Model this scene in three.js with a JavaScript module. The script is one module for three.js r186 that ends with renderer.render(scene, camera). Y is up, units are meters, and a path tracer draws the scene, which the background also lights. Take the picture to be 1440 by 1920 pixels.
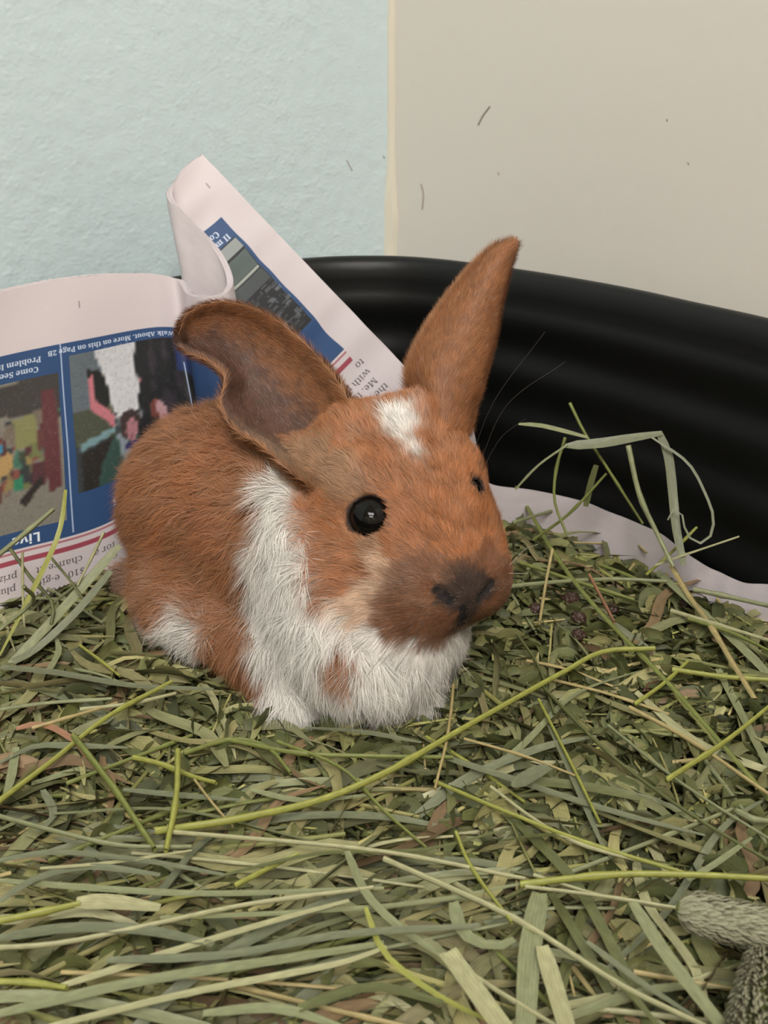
import * as THREE from 'three';
import { RectAreaLightUniformsLib } from 'three/addons/lights/RectAreaLightUniformsLib.js';
import { ImprovedNoise } from 'three/addons/math/ImprovedNoise.js';
import { mergeGeometries } from 'three/addons/utils/BufferGeometryUtils.js';

// ------------------------------------------------------------------ camera, light, exposure
const scene = new THREE.Scene();
scene.background = new THREE.Color(0x000000);
const F = 1900, PITCH = 25 * Math.PI / 180, EYE = 0.17;
const camera = new THREE.PerspectiveCamera(2 * Math.atan(960 / F) * 180 / Math.PI, 0.75, 0.01, 20);
camera.position.set(0, EYE, 0);
camera.rotation.set(-PITCH, 0, 0);
const renderer = new THREE.WebGLRenderer({ antialias: true });
camera.focus = 0.285; camera.userData.fStop = 29;
renderer.toneMapping = THREE.LinearToneMapping;
renderer.toneMappingExposure = 1.07;
renderer.shadowMap.enabled = true;
RectAreaLightUniformsLib.init();
// ceiling panels: [x, z, width, depth]; the room's two fluorescent panels
const PANELS = [[0.12, 1.2, 1.2, 0.6], [0.12, 2.05, 1.0, 0.5]];
const PANEL_LIGHT = 17, PANEL_COLOR = new THREE.Color(1.0, 0.98, 0.945);
const CEIL = 2.1, FLOOR = -0.09;

// ------------------------------------------------------------------ helpers
const V3 = THREE.Vector3;
const noise = new ImprovedNoise();
const nz = (x, y = 0, z = 0) => noise.noise(x + 31.7, y + 17.3, z + 9.1);
function rngOf(seed) { let a = seed >>> 0; return () => { a = (a + 0x6D2B79F5) | 0; let t = Math.imul(a ^ (a >>> 15), 1 | a); t = (t + Math.imul(t ^ (t >>> 7), 61 | t)) ^ t; return ((t ^ (t >>> 14)) >>> 0) / 4294967296; }; }
const mix = (a, b, t) => a + (b - a) * t;
const clamp = (x, a = 0, b = 1) => Math.min(b, Math.max(a, x));
const smooth = (a, b, x) => { const t = clamp((x - a) / (b - a)); return t * t * (3 - 2 * t); };
const CT = Math.cos(PITCH), ST = Math.sin(PITCH);
// direction through a pixel of the photograph, and the point on it at an axial depth / at a height
function P(px, py, z) { const u = (px - 720) / F, v = (py - 960) / F; return new V3(u * z, EYE + z * (-v * CT - ST), -z * (CT - v * ST)); }
function G(px, py, y = 0) { const v = (py - 960) / F; return P(px, py, (EYE - y) / (v * CT + ST)); }
function camVec(x, y, z) { return new V3(x, y * CT - z * ST, -y * ST - z * CT); }  // right, up, depth -> world
const taken = new Map();
function numbered(n) { const k = taken.get(n) || 0; taken.set(n, k + 1); return k ? n + '_' + String(k).padStart(3, '0') : n; }
function tag(o, label, category, group, kind) { if (label) o.userData.label = label; if (category) o.userData.category = category; if (group) o.userData.group = group; if (kind) o.userData.kind = kind; return o; }
function mesh(name, g, m, parent = scene) { const o = new THREE.Mesh(g, m); o.name = parent === scene ? numbered(name) : name; o.castShadow = o.receiveShadow = true; parent.add(o); return o; }
function group(name, x = 0, y = 0, z = 0) { const g = new THREE.Group(); g.name = numbered(name); g.position.set(x, y, z); scene.add(g); return g; }
const sRGB = (r, g, b) => new THREE.Color().setRGB(r / 255, g / 255, b / 255, THREE.SRGBColorSpace);
function dataTex(w, h, fn, srgb, rx = 1, ry = 1) {
  const d = new Uint8Array(w * h * 4);
  for (let j = 0; j < h; j++) for (let i = 0; i < w; i++) { const c = fn(i / w, j / h), o = (j * w + i) * 4; d[o] = clamp(c[0]) * 255; d[o + 1] = clamp(c[1]) * 255; d[o + 2] = clamp(c[2]) * 255; d[o + 3] = 255; }
  const t = new THREE.DataTexture(d, w, h); t.wrapS = t.wrapT = THREE.RepeatWrapping; t.magFilter = THREE.LinearFilter; t.minFilter = THREE.LinearMipmapLinearFilter; t.generateMipmaps = true;
  if (srgb) t.colorSpace = THREE.SRGBColorSpace; t.repeat.set(rx, ry); t.needsUpdate = true; return t;
}
// noise that tiles over [0,1)^2 at frequency f
function tn(u, v, f, s = 0) { const a = u * f, b = v * f, x = u, y = v; const n = (i, j) => nz(i, j, s); return mix(mix(n(a, b), n(a - f, b), x), mix(n(a, b - f), n(a - f, b - f), x), y); }
function gridGeo(nu, nv, fn, closeU = false, uvFn) {
  const pos = [], uv = [], idx = [];
  for (let j = 0; j <= nv; j++) for (let i = 0; i <= nu; i++) { const p = fn(i / nu, j / nv); pos.push(p.x, p.y, p.z); if (uvFn) { const q = uvFn(i / nu, j / nv); uv.push(q[0], q[1]); } else uv.push(i / nu, j / nv); }
  for (let j = 0; j < nv; j++) for (let i = 0; i < nu; i++) { const a = j * (nu + 1) + i, b = a + 1, c = a + nu + 1, d = c + 1; idx.push(a, b, d, a, d, c); }
  const g = new THREE.BufferGeometry(); g.setAttribute('position', new THREE.Float32BufferAttribute(pos, 3)); g.setAttribute('uv', new THREE.Float32BufferAttribute(uv, 2)); g.setIndex(idx); g.computeVertexNormals(); return g;
}

// ------------------------------------------------------------------ room
const CORNER = new V3(0.0035, 0, -0.53);
const ROOM = 2.4, WT = 0.1;
{
  const blueBump = dataTex(1024, 1024, (u, v) => {
    let h = 0.5 + 0.32 * tn(u, v, 22) + 0.30 * Math.max(0, tn(u, v, 48, 3)) + 0.12 * tn(u, v, 110, 5);
    return [h, h, h];
  });
  const blueMap = dataTex(512, 512, (u, v) => { const n = 1 + 0.018 * tn(u, v, 6, 7) + 0.012 * tn(u, v, 40, 8); return [0.80 * n, 0.868 * n, 0.885 * n]; }, true);
  blueBump.repeat.set(ROOM / 0.16, 2.2 / 0.16); blueMap.repeat.set(ROOM / 0.3, 2.2 / 0.3);
  const blue = new THREE.MeshStandardMaterial({ map: blueMap, bumpMap: blueBump, bumpScale: 0.0008, roughness: 0.5 });
  const beigeMap = dataTex(512, 512, (u, v) => { const n = 1 + 0.012 * tn(u, v, 4, 2) + 0.006 * tn(u, v, 60, 3); return [0.85 * n, 0.825 * n, 0.79 * n]; }, true);
  beigeMap.repeat.set(ROOM / 0.4, 2.2 / 0.4);
  const beige = new THREE.MeshStandardMaterial({ map: beigeMap, roughness: 0.45 });
  const plain = new THREE.MeshStandardMaterial({ color: sRGB(172, 162, 148), roughness: 0.8 });
  const ceilM = new THREE.MeshStandardMaterial({ color: sRGB(232, 230, 224), roughness: 0.9 });
  const floorM = new THREE.MeshStandardMaterial({ color: sRGB(150, 140, 126), roughness: 0.6 });
  const H = CEIL - FLOOR, my = (CEIL + FLOOR) / 2;
  // plan directions along the two walls from the corner
  const dl = new V3(-Math.SQRT1_2, 0, Math.SQRT1_2), dr = new V3(Math.SQRT1_2, 0, Math.SQRT1_2);
  function wall(name, from, dir, out, mat) {
    const o = mesh(name, new THREE.BoxGeometry(ROOM + 2 * WT, H, WT), mat);
    const c = from.clone().addScaledVector(dir, ROOM / 2).addScaledVector(out, WT / 2); o.position.set(c.x, my, c.z);
    o.rotation.y = Math.atan2(-dir.z, dir.x); tag(o, null, null, null, 'structure'); return o;
  }
  const wl = wall('wall_left', CORNER, dl, dr.clone().negate(), blue);
  const wr = wall('wall_right', CORNER, dr, dl.clone().negate(), beige);
  const cl = CORNER.clone().addScaledVector(dl, ROOM), cr = CORNER.clone().addScaledVector(dr, ROOM);
  const wb = wall('wall_back', cl, dr, dl, plain); const wf = wall('wall_front', cr, dl, dr, plain);
  tag(wl, 'light blue orange-peel textured painted wall'); tag(wr, 'smooth cream painted wall with small scuffs');
  tag(wb, 'plain cream wall behind the viewer'); tag(wf, 'plain cream wall facing the blue one');
  const mid = CORNER.clone().addScaledVector(dl, ROOM / 2).addScaledVector(dr, ROOM / 2);
  const fl = mesh('floor', new THREE.BoxGeometry(ROOM + 2 * WT, 0.1, ROOM + 2 * WT), floorM); fl.position.set(mid.x, FLOOR - 0.05, mid.z); fl.rotation.y = Math.PI / 4; tag(fl, 'plain grey-brown floor under the tub', null, null, 'structure');
  const ce = mesh('ceiling', new THREE.BoxGeometry(ROOM + 2 * WT, 0.1, ROOM + 2 * WT), ceilM); ce.position.set(mid.x, CEIL + 0.05, mid.z); ce.rotation.y = Math.PI / 4; tag(ce, 'plain white ceiling', null, null, 'structure');
  // caulk bead down the corner, lumpy towards the bottom
  const rnd = rngOf(5), cm = new THREE.MeshStandardMaterial({ color: sRGB(214, 208, 192), roughness: 0.6 });
  const inw = new V3(0, 0, 1);
  const bead = gridGeo(8, 160, (u, v) => {
    const y = mix(FLOOR, CEIL, Math.pow(v, 2.2)), a = Math.PI * u, lump = smooth(0.125, 0.085, y) * 0.003;
    const r = 0.0022 + 0.0005 * nz(y * 90, u * 2) + lump * (0.7 + 0.9 * nz(y * 140, u * 3, 4));
    return new V3(CORNER.x - Math.cos(a) * r * 1.2, y, CORNER.z + Math.sin(a) * r * 0.9 + 0.0005);
  });
  const tr = mesh('trim_1', bead, cm); tag(tr, 'lumpy cream caulk bead in the corner between blue and cream walls', null, null, 'structure');
  // scuffs and nicks on the two walls: thin raised flecks of dirt
  const sm = new THREE.MeshStandardMaterial({ color: sRGB(158, 146, 138), roughness: 0.9 });
  const nr = dl, nl = dr; // inward normals: of the right wall dl, of the left wall dr
  function onWall(px, py, left) { const d = P(px, py, 1).sub(camera.position), n = left ? nl : nr, k = CORNER.clone().sub(camera.position).dot(n) / d.dot(n); return camera.position.clone().addScaledVector(d, k); }
  for (const [left, w, pts] of [[0, 1.1, [[897, 234], [905, 218], [919, 199]]], [0, 1.0, [[790, 345], [794, 362], [792, 392]]], [0, 0.7, [[934, 323], [936, 328]]], [0, 0.6, [[1250, 223], [1252, 227]]], [0, 0.6, [[1290, 304], [1292, 308]]], [1, 0.6, [[650, 300], [660, 320]]], [1, 0.7, [[718, 292], [721, 297]]]]) {
    const q = pts.map(([x, y]) => onWall(x, y, left)), n = left ? nl : nr;
    const c = new THREE.CatmullRomCurve3(q), m = mesh('scuff', new THREE.TubeGeometry(c, 12, w * 0.00045, 5), sm, left ? wl : wr);
    m.position.set(0, 0, 0); m.updateMatrix(); (left ? wl : wr).updateMatrixWorld(); m.geometry.applyMatrix4((left ? wl : wr).matrixWorld.clone().invert());
  }
  // ceiling panels
  const pm = new THREE.MeshStandardMaterial({ color: 0xffffff, emissive: PANEL_COLOR, emissiveIntensity: 3.0 });
  const fm = new THREE.MeshStandardMaterial({ color: sRGB(225, 225, 222), roughness: 0.5 });
  PANELS.forEach(([x, z, w, d], i) => {
    const g = group('ceiling_light', x, CEIL, z); tag(g, i ? 'flat fluorescent ceiling panel farther from the corner' : 'flat fluorescent ceiling panel above the tub', 'light', 'ceiling panels');
    mesh('frame', new THREE.BoxGeometry(w + 0.06, 0.03, d + 0.06), fm, g).position.y = -0.0155;
    const p = mesh('diffuser', new THREE.BoxGeometry(w, 0.008, d), pm, g); p.position.y = -0.0345;
    const l = new THREE.RectAreaLight(PANEL_COLOR, PANEL_LIGHT, w, d); l.position.set(0, -0.042, 0); l.rotation.x = -Math.PI / 2; g.add(l);
  });
}

// ------------------------------------------------------------------ tub
const RIMY = 0.09;
const rimPlan = new THREE.CatmullRomCurve3([[-0.146, 0.332], [-0.0767, 0.3804], [-0.0313, 0.4145], [-0.003, 0.4195], [0.0172, 0.4150], [0.0493, 0.3945], [0.0744, 0.3730], [0.0902, 0.3566], [0.1041, 0.3390], [0.122, 0.3165], [0.152, 0.270], [0.178, 0.20], [0.180, 0.12], [0.145, 0.035], [0.06, -0.025], [-0.05, -0.03], [-0.15, 0.02], [-0.205, 0.10], [-0.215, 0.19], [-0.192, 0.275]].map(([x, d]) => new V3(x, 0, -d)), true, 'centripetal');
const NT = 320, rimPts = rimPlan.getSpacedPoints(NT).slice(0, NT);
const tubC = rimPts.reduce((a, p) => a.add(p), new V3()).multiplyScalar(1 / NT);
const rimN = rimPts.map((p, i) => { const t = rimPts[(i + 1) % NT].clone().sub(rimPts[(i + NT - 1) % NT]); const n = new V3(t.z, 0, -t.x).normalize(); if (n.dot(p.clone().sub(tubC)) < 0) n.negate(); return n; });
function insideTub(x, z, margin = 0) { // point in plan polygon shrunk by margin
  let c = false, near = 1e9;
  for (let i = 0, j = NT - 4; i < NT; j = i, i += 4) { const a = rimPts[i], b = rimPts[j]; if ((a.z > z) !== (b.z > z) && x < (b.x - a.x) * (z - a.z) / (b.z - a.z) + a.x) c = !c; near = Math.min(near, Math.hypot(a.x - x, a.z - z)); }
  return c && near > margin;
}
{
  // profile: offset outwards (m) and height, from the middle of the inner floor, up the ribbed wall, over the lip, down outside
  const prof = [];
  const YB = FLOOR + 0.012, wallTop = 0.082;
  prof.push([-0.03, YB], [-0.022, YB + 0.002], [-0.017, YB + 0.008]);
  for (let k = 0; k <= 60; k++) { const t = k / 60, y = mix(YB + 0.016, wallTop - 0.004, t); const out = mix(-0.0145, -0.0065, t) + 0.0011 * Math.sin((y - wallTop) / 0.0215 * 2 * Math.PI + 1.4); prof.push([out, y]); }
  prof.push([-0.0062, 0.0815], [-0.0056, 0.0852], [-0.0045, 0.0878], [-0.0031, 0.0893], [-0.0016, 0.0899], [0.0002, 0.09], [0.0014, 0.0894], [0.0019, 0.0878], [0.0017, 0.0825], [0.0002, 0.080], [-0.0008, 0.076]);
  for (let k = 0; k <= 20; k++) { const t = k / 20; prof.push([mix(-0.001, -0.011, t), mix(0.074, FLOOR + 0.006, t)]); }
  prof.push([-0.016, FLOOR + 0.001], [-0.03, FLOOR]);
  const pos = [], uv = [], idx = [], M = prof.length;
  for (let i = 0; i <= NT; i++) { const p = rimPts[i % NT], n = rimN[i % NT]; prof.forEach(([o, y], k) => { pos.push(p.x + n.x * o, y, p.z + n.z * o); uv.push(i * 0.02, y * 8); }); }
  for (let i = 0; i < NT; i++) for (let k = 0; k < M - 1; k++) { const a = i * M + k, b = a + M; idx.push(a, a + 1, b + 1, a, b + 1, b); }
  const ci = pos.length / 3; pos.push(tubC.x, YB, tubC.z, tubC.x, FLOOR, tubC.z); uv.push(0, 0, 0, 0);
  for (let i = 0; i < NT; i++) { idx.push(i * M, (i + 1) * M, ci); idx.push(i * M + M - 1, (i + 1) * M + M - 1, ci + 1); }
  const g = new THREE.BufferGeometry(); g.setAttribute('position', new THREE.Float32BufferAttribute(pos, 3)); g.setAttribute('uv', new THREE.Float32BufferAttribute(uv, 2)); g.setIndex(idx); g.computeVertexNormals();
  const b = dataTex(256, 256, (u, v) => { const h = 0.5 + 0.3 * tn(u, v, 40) + 0.2 * tn(u, v, 90, 2); return [h, h, h]; });
  const rub = new THREE.MeshPhysicalMaterial({ color: new THREE.Color(0.004, 0.0043, 0.0045), roughness: 0.42, specularIntensity: 0.55, bumpMap: b, bumpScale: 0.0001 });
  const o = mesh('tub', g, rub); tag(o, 'black rubber oval tub with ribbed sides and rolled rim in the wall corner', 'tub');
}

// ------------------------------------------------------------------ newspapers
{
  const top = [[-150, 590, .300], [0, 548, .322], [150, 520, .340], [290, 515, .357], [328, 523, .361], [350, 551, .353], [385, 558, .346], [425, 549, .347], [438, 525, .354], [412, 470, .361], [362, 415, .366], [331, 380, .369], [325, 352, .373], [345, 318, .377], [380, 290, .380]];
  const bot = [[-150, 1200, .310], [15, 1155, .328], [195, 1100, .352], [345, 1000, .372], [390, 990, .376], [405, 1000, .372], [435, 1005, .370], [475, 1000, .372], [490, 985, .376], [470, 950, .380], [430, 930, .383], [405, 920, .385], [470, 900, .386], [600, 850, .385], [765, 695, .375]];
  const cT = new THREE.CatmullRomCurve3(top.map((a) => P(...a)), false, 'centripetal'), cB = new THREE.CatmullRomCurve3(bot.map((a) => P(...a)), false, 'centripetal');
  const NS = 280, NV = 56, VMAX = 1.14;
  const raw = []; let W = 0, s0 = 0;
  for (let i = 0; i <= NS; i++) { const t = i / NS, e = cT.getPoint(t), b = cB.getPoint(t); if (i) W += e.distanceTo(raw[i - 1].e); raw.push({ e, b, s: W }); if (Math.abs(t - 1 / (top.length - 1)) < 0.5 / NS) s0 = W; }
  const K = 9, CW = 2048, CHh = 1152, smin = -0.032; // canvas px per mm, origin at s0 + smin
  const cv = document.createElement('canvas'); cv.width = CW; cv.height = CHh; const c = cv.getContext('2d');
  const X = (mm) => (mm - smin * 1000) * K, Y = (mm) => mm * K, WM = (W - s0) * 1000;
  const rnd = rngOf(11);
  c.fillStyle = '#cbc1c4'; c.fillRect(0, 0, CW, CHh);
  for (let k = 0; k < 6000; k++) { c.fillStyle = rnd() < 0.5 ? 'rgba(255,250,250,0.10)' : 'rgba(120,105,110,0.07)'; c.fillRect(rnd() * CW, rnd() * CHh, 1 + rnd() * 5, 1 + rnd() * 2); }
  const blob = (col, x, y, rx, ry, rot = 0) => { c.fillStyle = col; c.beginPath(); c.ellipse(X(x), Y(y), rx * K, ry * K, rot, 0, 7); c.fill(); };
  const rect = (col, x0, y0, x1, y1) => { c.fillStyle = col; c.fillRect(X(x0), Y(y0), (x1 - x0) * K, (y1 - y0) * K); };
  const poly = (col, ...p) => { c.fillStyle = col; c.beginPath(); p.forEach(([x, y], i) => (i ? c.lineTo(X(x), Y(y)) : c.moveTo(X(x), Y(y)))); c.closePath(); c.fill(); };
  // writing stands on its head on this page: x is where a line begins, at its right end
  const text = (s, x, y, mm, col, font = 'bold', fam = 'serif', rot = Math.PI) => { c.save(); c.translate(X(x), Y(y)); c.rotate(rot); c.fillStyle = col; c.font = `${font} ${mm * K}px ${fam}`; c.textBaseline = 'middle'; c.fillText(s, 0, 0); c.restore(); };
  const BLUE = '#2a4874';
  const y0 = 20, y1 = 88;
  rect(BLUE, -32, y0 + 1.5, WM - 10, y1);
  // photograph 2 (a person in a fluffy white coat, seen upside down)
  rect('#343c40', 22.5, 26, 70, 74);
  rect('#5d666e', 22.5, 26, 34, 52); poly('#454a3c', [22.5, 46], [36, 46], [36, 58], [22.5, 58]); poly('#6f8f96', [24, 57], [36, 54.5], [36, 57], [24, 60]);
  poly('#23201e', [24, 61], [35, 58], [34, 66], [31, 74], [24, 74]); poly('#2f4a44', [31, 66], [36, 58], [60, 62], [60, 74], [29, 74]); poly('#7f8a94', [36.5, 58], [39, 58], [43, 74], [39, 74]);
  rect('#17191c', 44, 26, 70, 64); for (let k = 0; k < 26; k++) blob('rgba(48,42,52,0.7)', 50 + rnd() * 18, 28 + rnd() * 30, 0.6 + rnd(), 2 + rnd() * 4);
  poly('#1a1a1a', [28, 32], [34, 34], [36, 46], [30, 48]);
  poly('#b8707a', [28, 36], [30, 34], [30.5, 43], [37, 51], [36, 55], [28.5, 46]);
  poly('#c3c4c8', [31, 26], [46, 26], [45.5, 34], [46, 44], [45, 52], [42, 56], [38.5, 54], [36, 48], [35, 40], [33, 32]);
  for (let k = 0; k < 700; k++) { const yy = 26 + rnd() * 29, xx = mix(34, 37, (yy - 26) / 29) + rnd() * 9.5; blob(rnd() < 0.5 ? 'rgba(214,215,220,0.16)' : 'rgba(172,174,182,0.14)', xx, yy, 0.3, 1.1, rnd()); }
  blob('#3a2c2c', 41.5, 56, 3.6, 5.5); blob('#a5727a', 42, 58.5, 2.2, 4.4); blob('#5b3238', 42, 61, 1.2, 0.5); blob('#2b1d20', 41.2, 56.8, 0.5, 0.3); blob('#2b1d20', 43, 56.8, 0.5, 0.3); blob('#26285a', 41.8, 64, 2.8, 1.4);
  blob('#6b3a34', 51, 54, 2.2, 4); blob('#b18a90', 53.5, 56, 1.7, 5, -0.3); blob('#9c6f74', 54, 60, 2, 2.6); blob('#8a5a60', 47, 41, 0.7, 0.8); blob('#7d4c58', 59, 60, 2, 1.6);
  rect('#20305e', 60, 26, 70, 40);
  // photograph 1 (a rack of clothes)
  rect('#7b786f', -32, 30, 18.5, 82); poly('#3d3a38', [-8, 33], [18.5, 30], [18.5, 46], [-10, 40]);
  const pal = ['#5f3b36', '#6b7048', '#3e4434', '#8a7a50', '#4f2f33', '#70655a', '#33373a', '#7b4a40', '#3f6a58'];
  for (let k = 0; k < 120; k++) { const x = -28 + rnd() * 44, y = 40 + rnd() * 26; poly(pal[(rnd() * pal.length) | 0], [x, y], [x + 1 + rnd() * 3, y + rnd()], [x + 1 + rnd() * 3, y + 3 + rnd() * 7], [x - rnd(), y + 3 + rnd() * 6]); }
  poly('#5c3236', [12.5, 36], [17, 36], [17.5, 70], [13.5, 71], [12, 55]); poly('#7d7d52', [3, 44], [10, 43], [11, 53], [4, 54]); poly('#a98a5a', [-3, 56], [2, 54], [3, 60], [-2, 63]); poly('#2f7a5c', [3, 64], [6, 63], [6, 68], [3, 68]); poly('#2a2624', [4, 72], [11, 65], [12, 67], [6, 74]); poly('#3b7ea0', [-4, 52], [0, 51], [0, 54], [-4, 55]);
  // the two prints are coarse and slightly out of register: soften them by redrawing small, then add a screen grain
  const soften = (x0, yy0, x1, yy1, f) => { const w = (x1 - x0) * K, h = (yy1 - yy0) * K, t = document.createElement('canvas'); t.width = Math.ceil(w / f); t.height = Math.ceil(h / f); const q = t.getContext('2d'); q.imageSmoothingEnabled = true; q.imageSmoothingQuality = 'high'; q.drawImage(cv, X(x0), Y(yy0), w, h, 0, 0, t.width, t.height); c.imageSmoothingEnabled = true; c.imageSmoothingQuality = 'high'; c.drawImage(t, 0, 0, t.width, t.height, X(x0), Y(yy0), w, h); };
  const grain = (x0, yy0, x1, yy1, n) => { for (let k = 0; k < n; k++) { const g = rnd() < 0.5 ? 20 : 190; c.fillStyle = `rgba(${g},${g},${g},0.06)`; c.fillRect(X(mix(x0, x1, rnd())), Y(mix(yy0, yy1, rnd())), 2 + rnd() * 6, 2 + rnd() * 6); } };
  soften(22.5, 26, 70, 74, 9); grain(22.5, 26, 69, 73.5, 2500); soften(-32, 31, 18.5, 82, 9); grain(-32, 31, 18.3, 82, 2500);
  // column rule, headings, rules, body text
  c.strokeStyle = '#9fb0cd'; c.lineWidth = 0.5 * K; c.beginPath(); c.moveTo(X(19.8), Y(y0 + 1.5)); c.lineTo(X(20.2), Y(y1 - 1)); c.stroke();
  c.beginPath(); c.moveTo(X(63), Y(36)); c.lineTo(X(64), Y(56)); c.stroke();
  rect(BLUE, -32, y0 + 1.5, 19, 31);
  text('Problem Isle', 13.2, 25.3, 2.7, '#c9d2e2'); text('Come See', 12.2, 28.6, 2.7, '#c9d2e2'); text('Walk About. More on this on Page 2B', 61, 24, 2.45, '#c9d2e2', 'bold');
  text('ches', 44.5, 82.2, 5, '#c3cbdb'); text('t', 44.2, 77.3, 4.6, '#c3cbdb'); text('Live', 10.5, 85.3, 4.6, '#dfe5ee', 'bold', 'sans-serif');
  rect('#a86a74', -32, 88.8, WM - 10, 89.5); rect('#9a4453', -32, 91.3, WM - 10, 93);
  const INK = '#3a3436';
  const body = [[['prize!', 3], ['chance at', 22.5], ['for a', 33]], [['plus', 2.5], ['$10   e-gift', 23], ['our', 33.5]], [['shr', 4.5], ['receive a Ha', 23.3], ['ur', 33]], [['shred', 5], ['used. Now', 22.6], ['re', 33.5]], [['to', 4], ['Donor', 19.6], ['ns', 33]], [['gh', 4], ['2 Pins ma', 21], ['ad', 33]]];
  body.forEach((ln, i) => ln.forEach(([t, x]) => text(t, x, 97 + i * 4.3, 3.1, INK, 'normal')));
  // the leaf at the page's right end
  const R = WM - 10;
  rect('#1c1e22', R - 40, 30, R - 1.2, 72); poly('#8f9594', [R - 30, 30.5], [R - 1.2, 30.5], [R - 1.2, 35], [R - 30, 35]); rect('#55605e', R - 40, 36, R - 1.4, 43); rect('#9da39a', R - 26, 43.2, R - 1.6, 44.3); rect('#44494a', R - 40, 44.8, R - 1.4, 50);
  for (let k = 0; k < 150; k++) { const g = 30 + rnd() * 90; c.fillStyle = `rgba(${g | 0},${(g * 1.04) | 0},${(g * 1.1) | 0},0.6)`; c.fillRect(X(R - 20 + rnd() * 18), Y(50 + rnd() * 20), K * (0.4 + rnd() * 2.2), K * (0.3 + rnd() * 1.3)); }
  poly('#8f9bab', [R - 34, 50], [R - 19, 49], [R - 15, 56], [R - 17, 66], [R - 34, 70]);
  text('Cor', R - 4.6, 25.2, 3.0, '#cfd7e6'); text('II mom', R - 2.2, 28.4, 3.0, '#cfd7e6');
  for (let i = 0; i < 5; i++) text(['to', 'with perc', 'Me. fo', 'the ra', 'and'][i], R + 2.5 - (i % 3) * 0.6, 95.5 + i * 4.2, 3.2, INK, 'normal');
  for (const [x, y] of [[27, 8], [R + 3.2, 9]]) { c.fillStyle = 'rgba(90,80,84,0.5)'; c.fillRect(X(x), Y(y), 0.5 * K, 2.4 * K); }
  const tex = new THREE.CanvasTexture(cv); tex.colorSpace = THREE.SRGBColorSpace; tex.anisotropy = 8;
  const front = new THREE.MeshStandardMaterial({ map: tex, roughness: 0.62, side: THREE.DoubleSide });
  const blankTex = dataTex(256, 256, (u, v) => { const n = 1 + 0.03 * tn(u, v, 30) + 0.02 * tn(u, v, 90, 4); return [0.80 * n, 0.76 * n, 0.77 * n]; }, true);
  const blank = new THREE.MeshStandardMaterial({ map: blankTex, roughness: 0.7, side: THREE.DoubleSide });
  const paper = group('newspaper'); tag(paper, 'folded newspaper with blue printed banner and photos standing against the tub wall', 'newspaper');
  // fine crumple on the leaf and a saw-toothed top edge
  const at = (i, v, off) => {
    const q = raw[i], n0 = raw[Math.max(0, i - 2)], n1 = raw[Math.min(NS, i + 2)];
    const p = q.e.clone().lerp(q.b, v);
    const a = n0.e.clone().lerp(n0.b, v), b = n1.e.clone().lerp(n1.b, v), n = b.sub(a).cross(q.b.clone().sub(q.e)).normalize(); // front normal or its negative
    const u = q.s * 1000, cr = 0.0006 * nz(u * 0.035, v * 4, 2) + smooth(W * 1000 - 45, W * 1000, u) * 0.0022 * nz(u * 0.05, v * 9, 7);
    return p.addScaledVector(n, -off + cr);
  };
  const tip = raw[NS].e, leafA = raw[NS].b.clone().sub(tip).normalize(), leafB = raw[Math.round(NS * 12 / 14)].e.clone().sub(tip); leafB.addScaledVector(leafA, -leafB.dot(leafA)).normalize();
  for (let k = 0; k < 6; k++) {
    const pos = [], uv = [], idx = [], drop = k * 0.004, end = NS - k * 0;
    for (let j = 0; j <= NV; j++) for (let i = 0; i <= NS; i++) {
      let v = mix(j === 0 ? -0.002 * (i & 1) + drop * nz(i * 0.03, k * 3) : 0, VMAX, j / NV); const p = at(i, v, -k * 0.00045 + 0.0001 * k * nz(i * 0.05, v * 3, k * 5)); pos.push(p.x, p.y, p.z);
      const lw = smooth(10.6 / 14, 11.6 / 14, i / NS), rel = p.clone().sub(tip);
      const su = mix(raw[i].s, W - rel.dot(leafB), lw), vv = mix(v * 110, rel.dot(leafA) * 1000 * 0.98, lw);
      uv.push(((su - s0) - smin) * 1000 * K / CW, 1 - vv * K / CHh);
    }
    for (let j = 0; j < NV; j++) for (let i = 0; i < NS; i++) { const a = j * (NS + 1) + i, b = a + 1, d = a + NS + 1; idx.push(a, d, d + 1, a, d + 1, b); }
    const g = new THREE.BufferGeometry(); g.setAttribute('position', new THREE.Float32BufferAttribute(pos, 3)); g.setAttribute('uv', new THREE.Float32BufferAttribute(uv, 2)); g.setIndex(idx); g.computeVertexNormals();
    mesh('page', g, k ? blank : front, paper);
  }
  { // the cut edges of the pressed pages along the top of the stack, each page a low ridge
    const pos = [], uv = [], idx = [], C = 23;
    for (let i = 0; i <= NS; i++) for (let k = 0; k < C; k++) { const p = at(i, (k % 2 ? -0.0022 : 0.0022) + 0.002 * nz(i * 0.11, k * 2.3), -k / (C - 1) * 5 * 0.00045); pos.push(p.x, p.y, p.z); uv.push(i * 0.02, k * 0.05); }
    for (let i = 0; i < NS; i++) for (let k = 0; k < C - 1; k++) { const a = i * C + k, d = a + C; idx.push(a, d, d + 1, a, d + 1, a + 1); }
    const g = new THREE.BufferGeometry(); g.setAttribute('position', new THREE.Float32BufferAttribute(pos, 3)); g.setAttribute('uv', new THREE.Float32BufferAttribute(uv, 2)); g.setIndex(idx); g.computeVertexNormals();
    const o = mesh('page_edges', g, blank, paper); o.userData.kind = 'stuff';
  }
  // the liner sheets whose torn edge shows above the hay along the right-hand side
  const edge = [[872, 785, .368], [884, 800, .372], [897, 850, .378], [908, 892, .383], [918, 906, .386], [990, 917, .386], [1075, 935, .383], [1130, 955, .377], [1180, 975, .371], [1240, 1000, .362], [1300, 1045, .350], [1345, 1070, .345], [1390, 1092, .338], [1440, 1095, .332], [1520, 1110, .32]];
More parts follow.
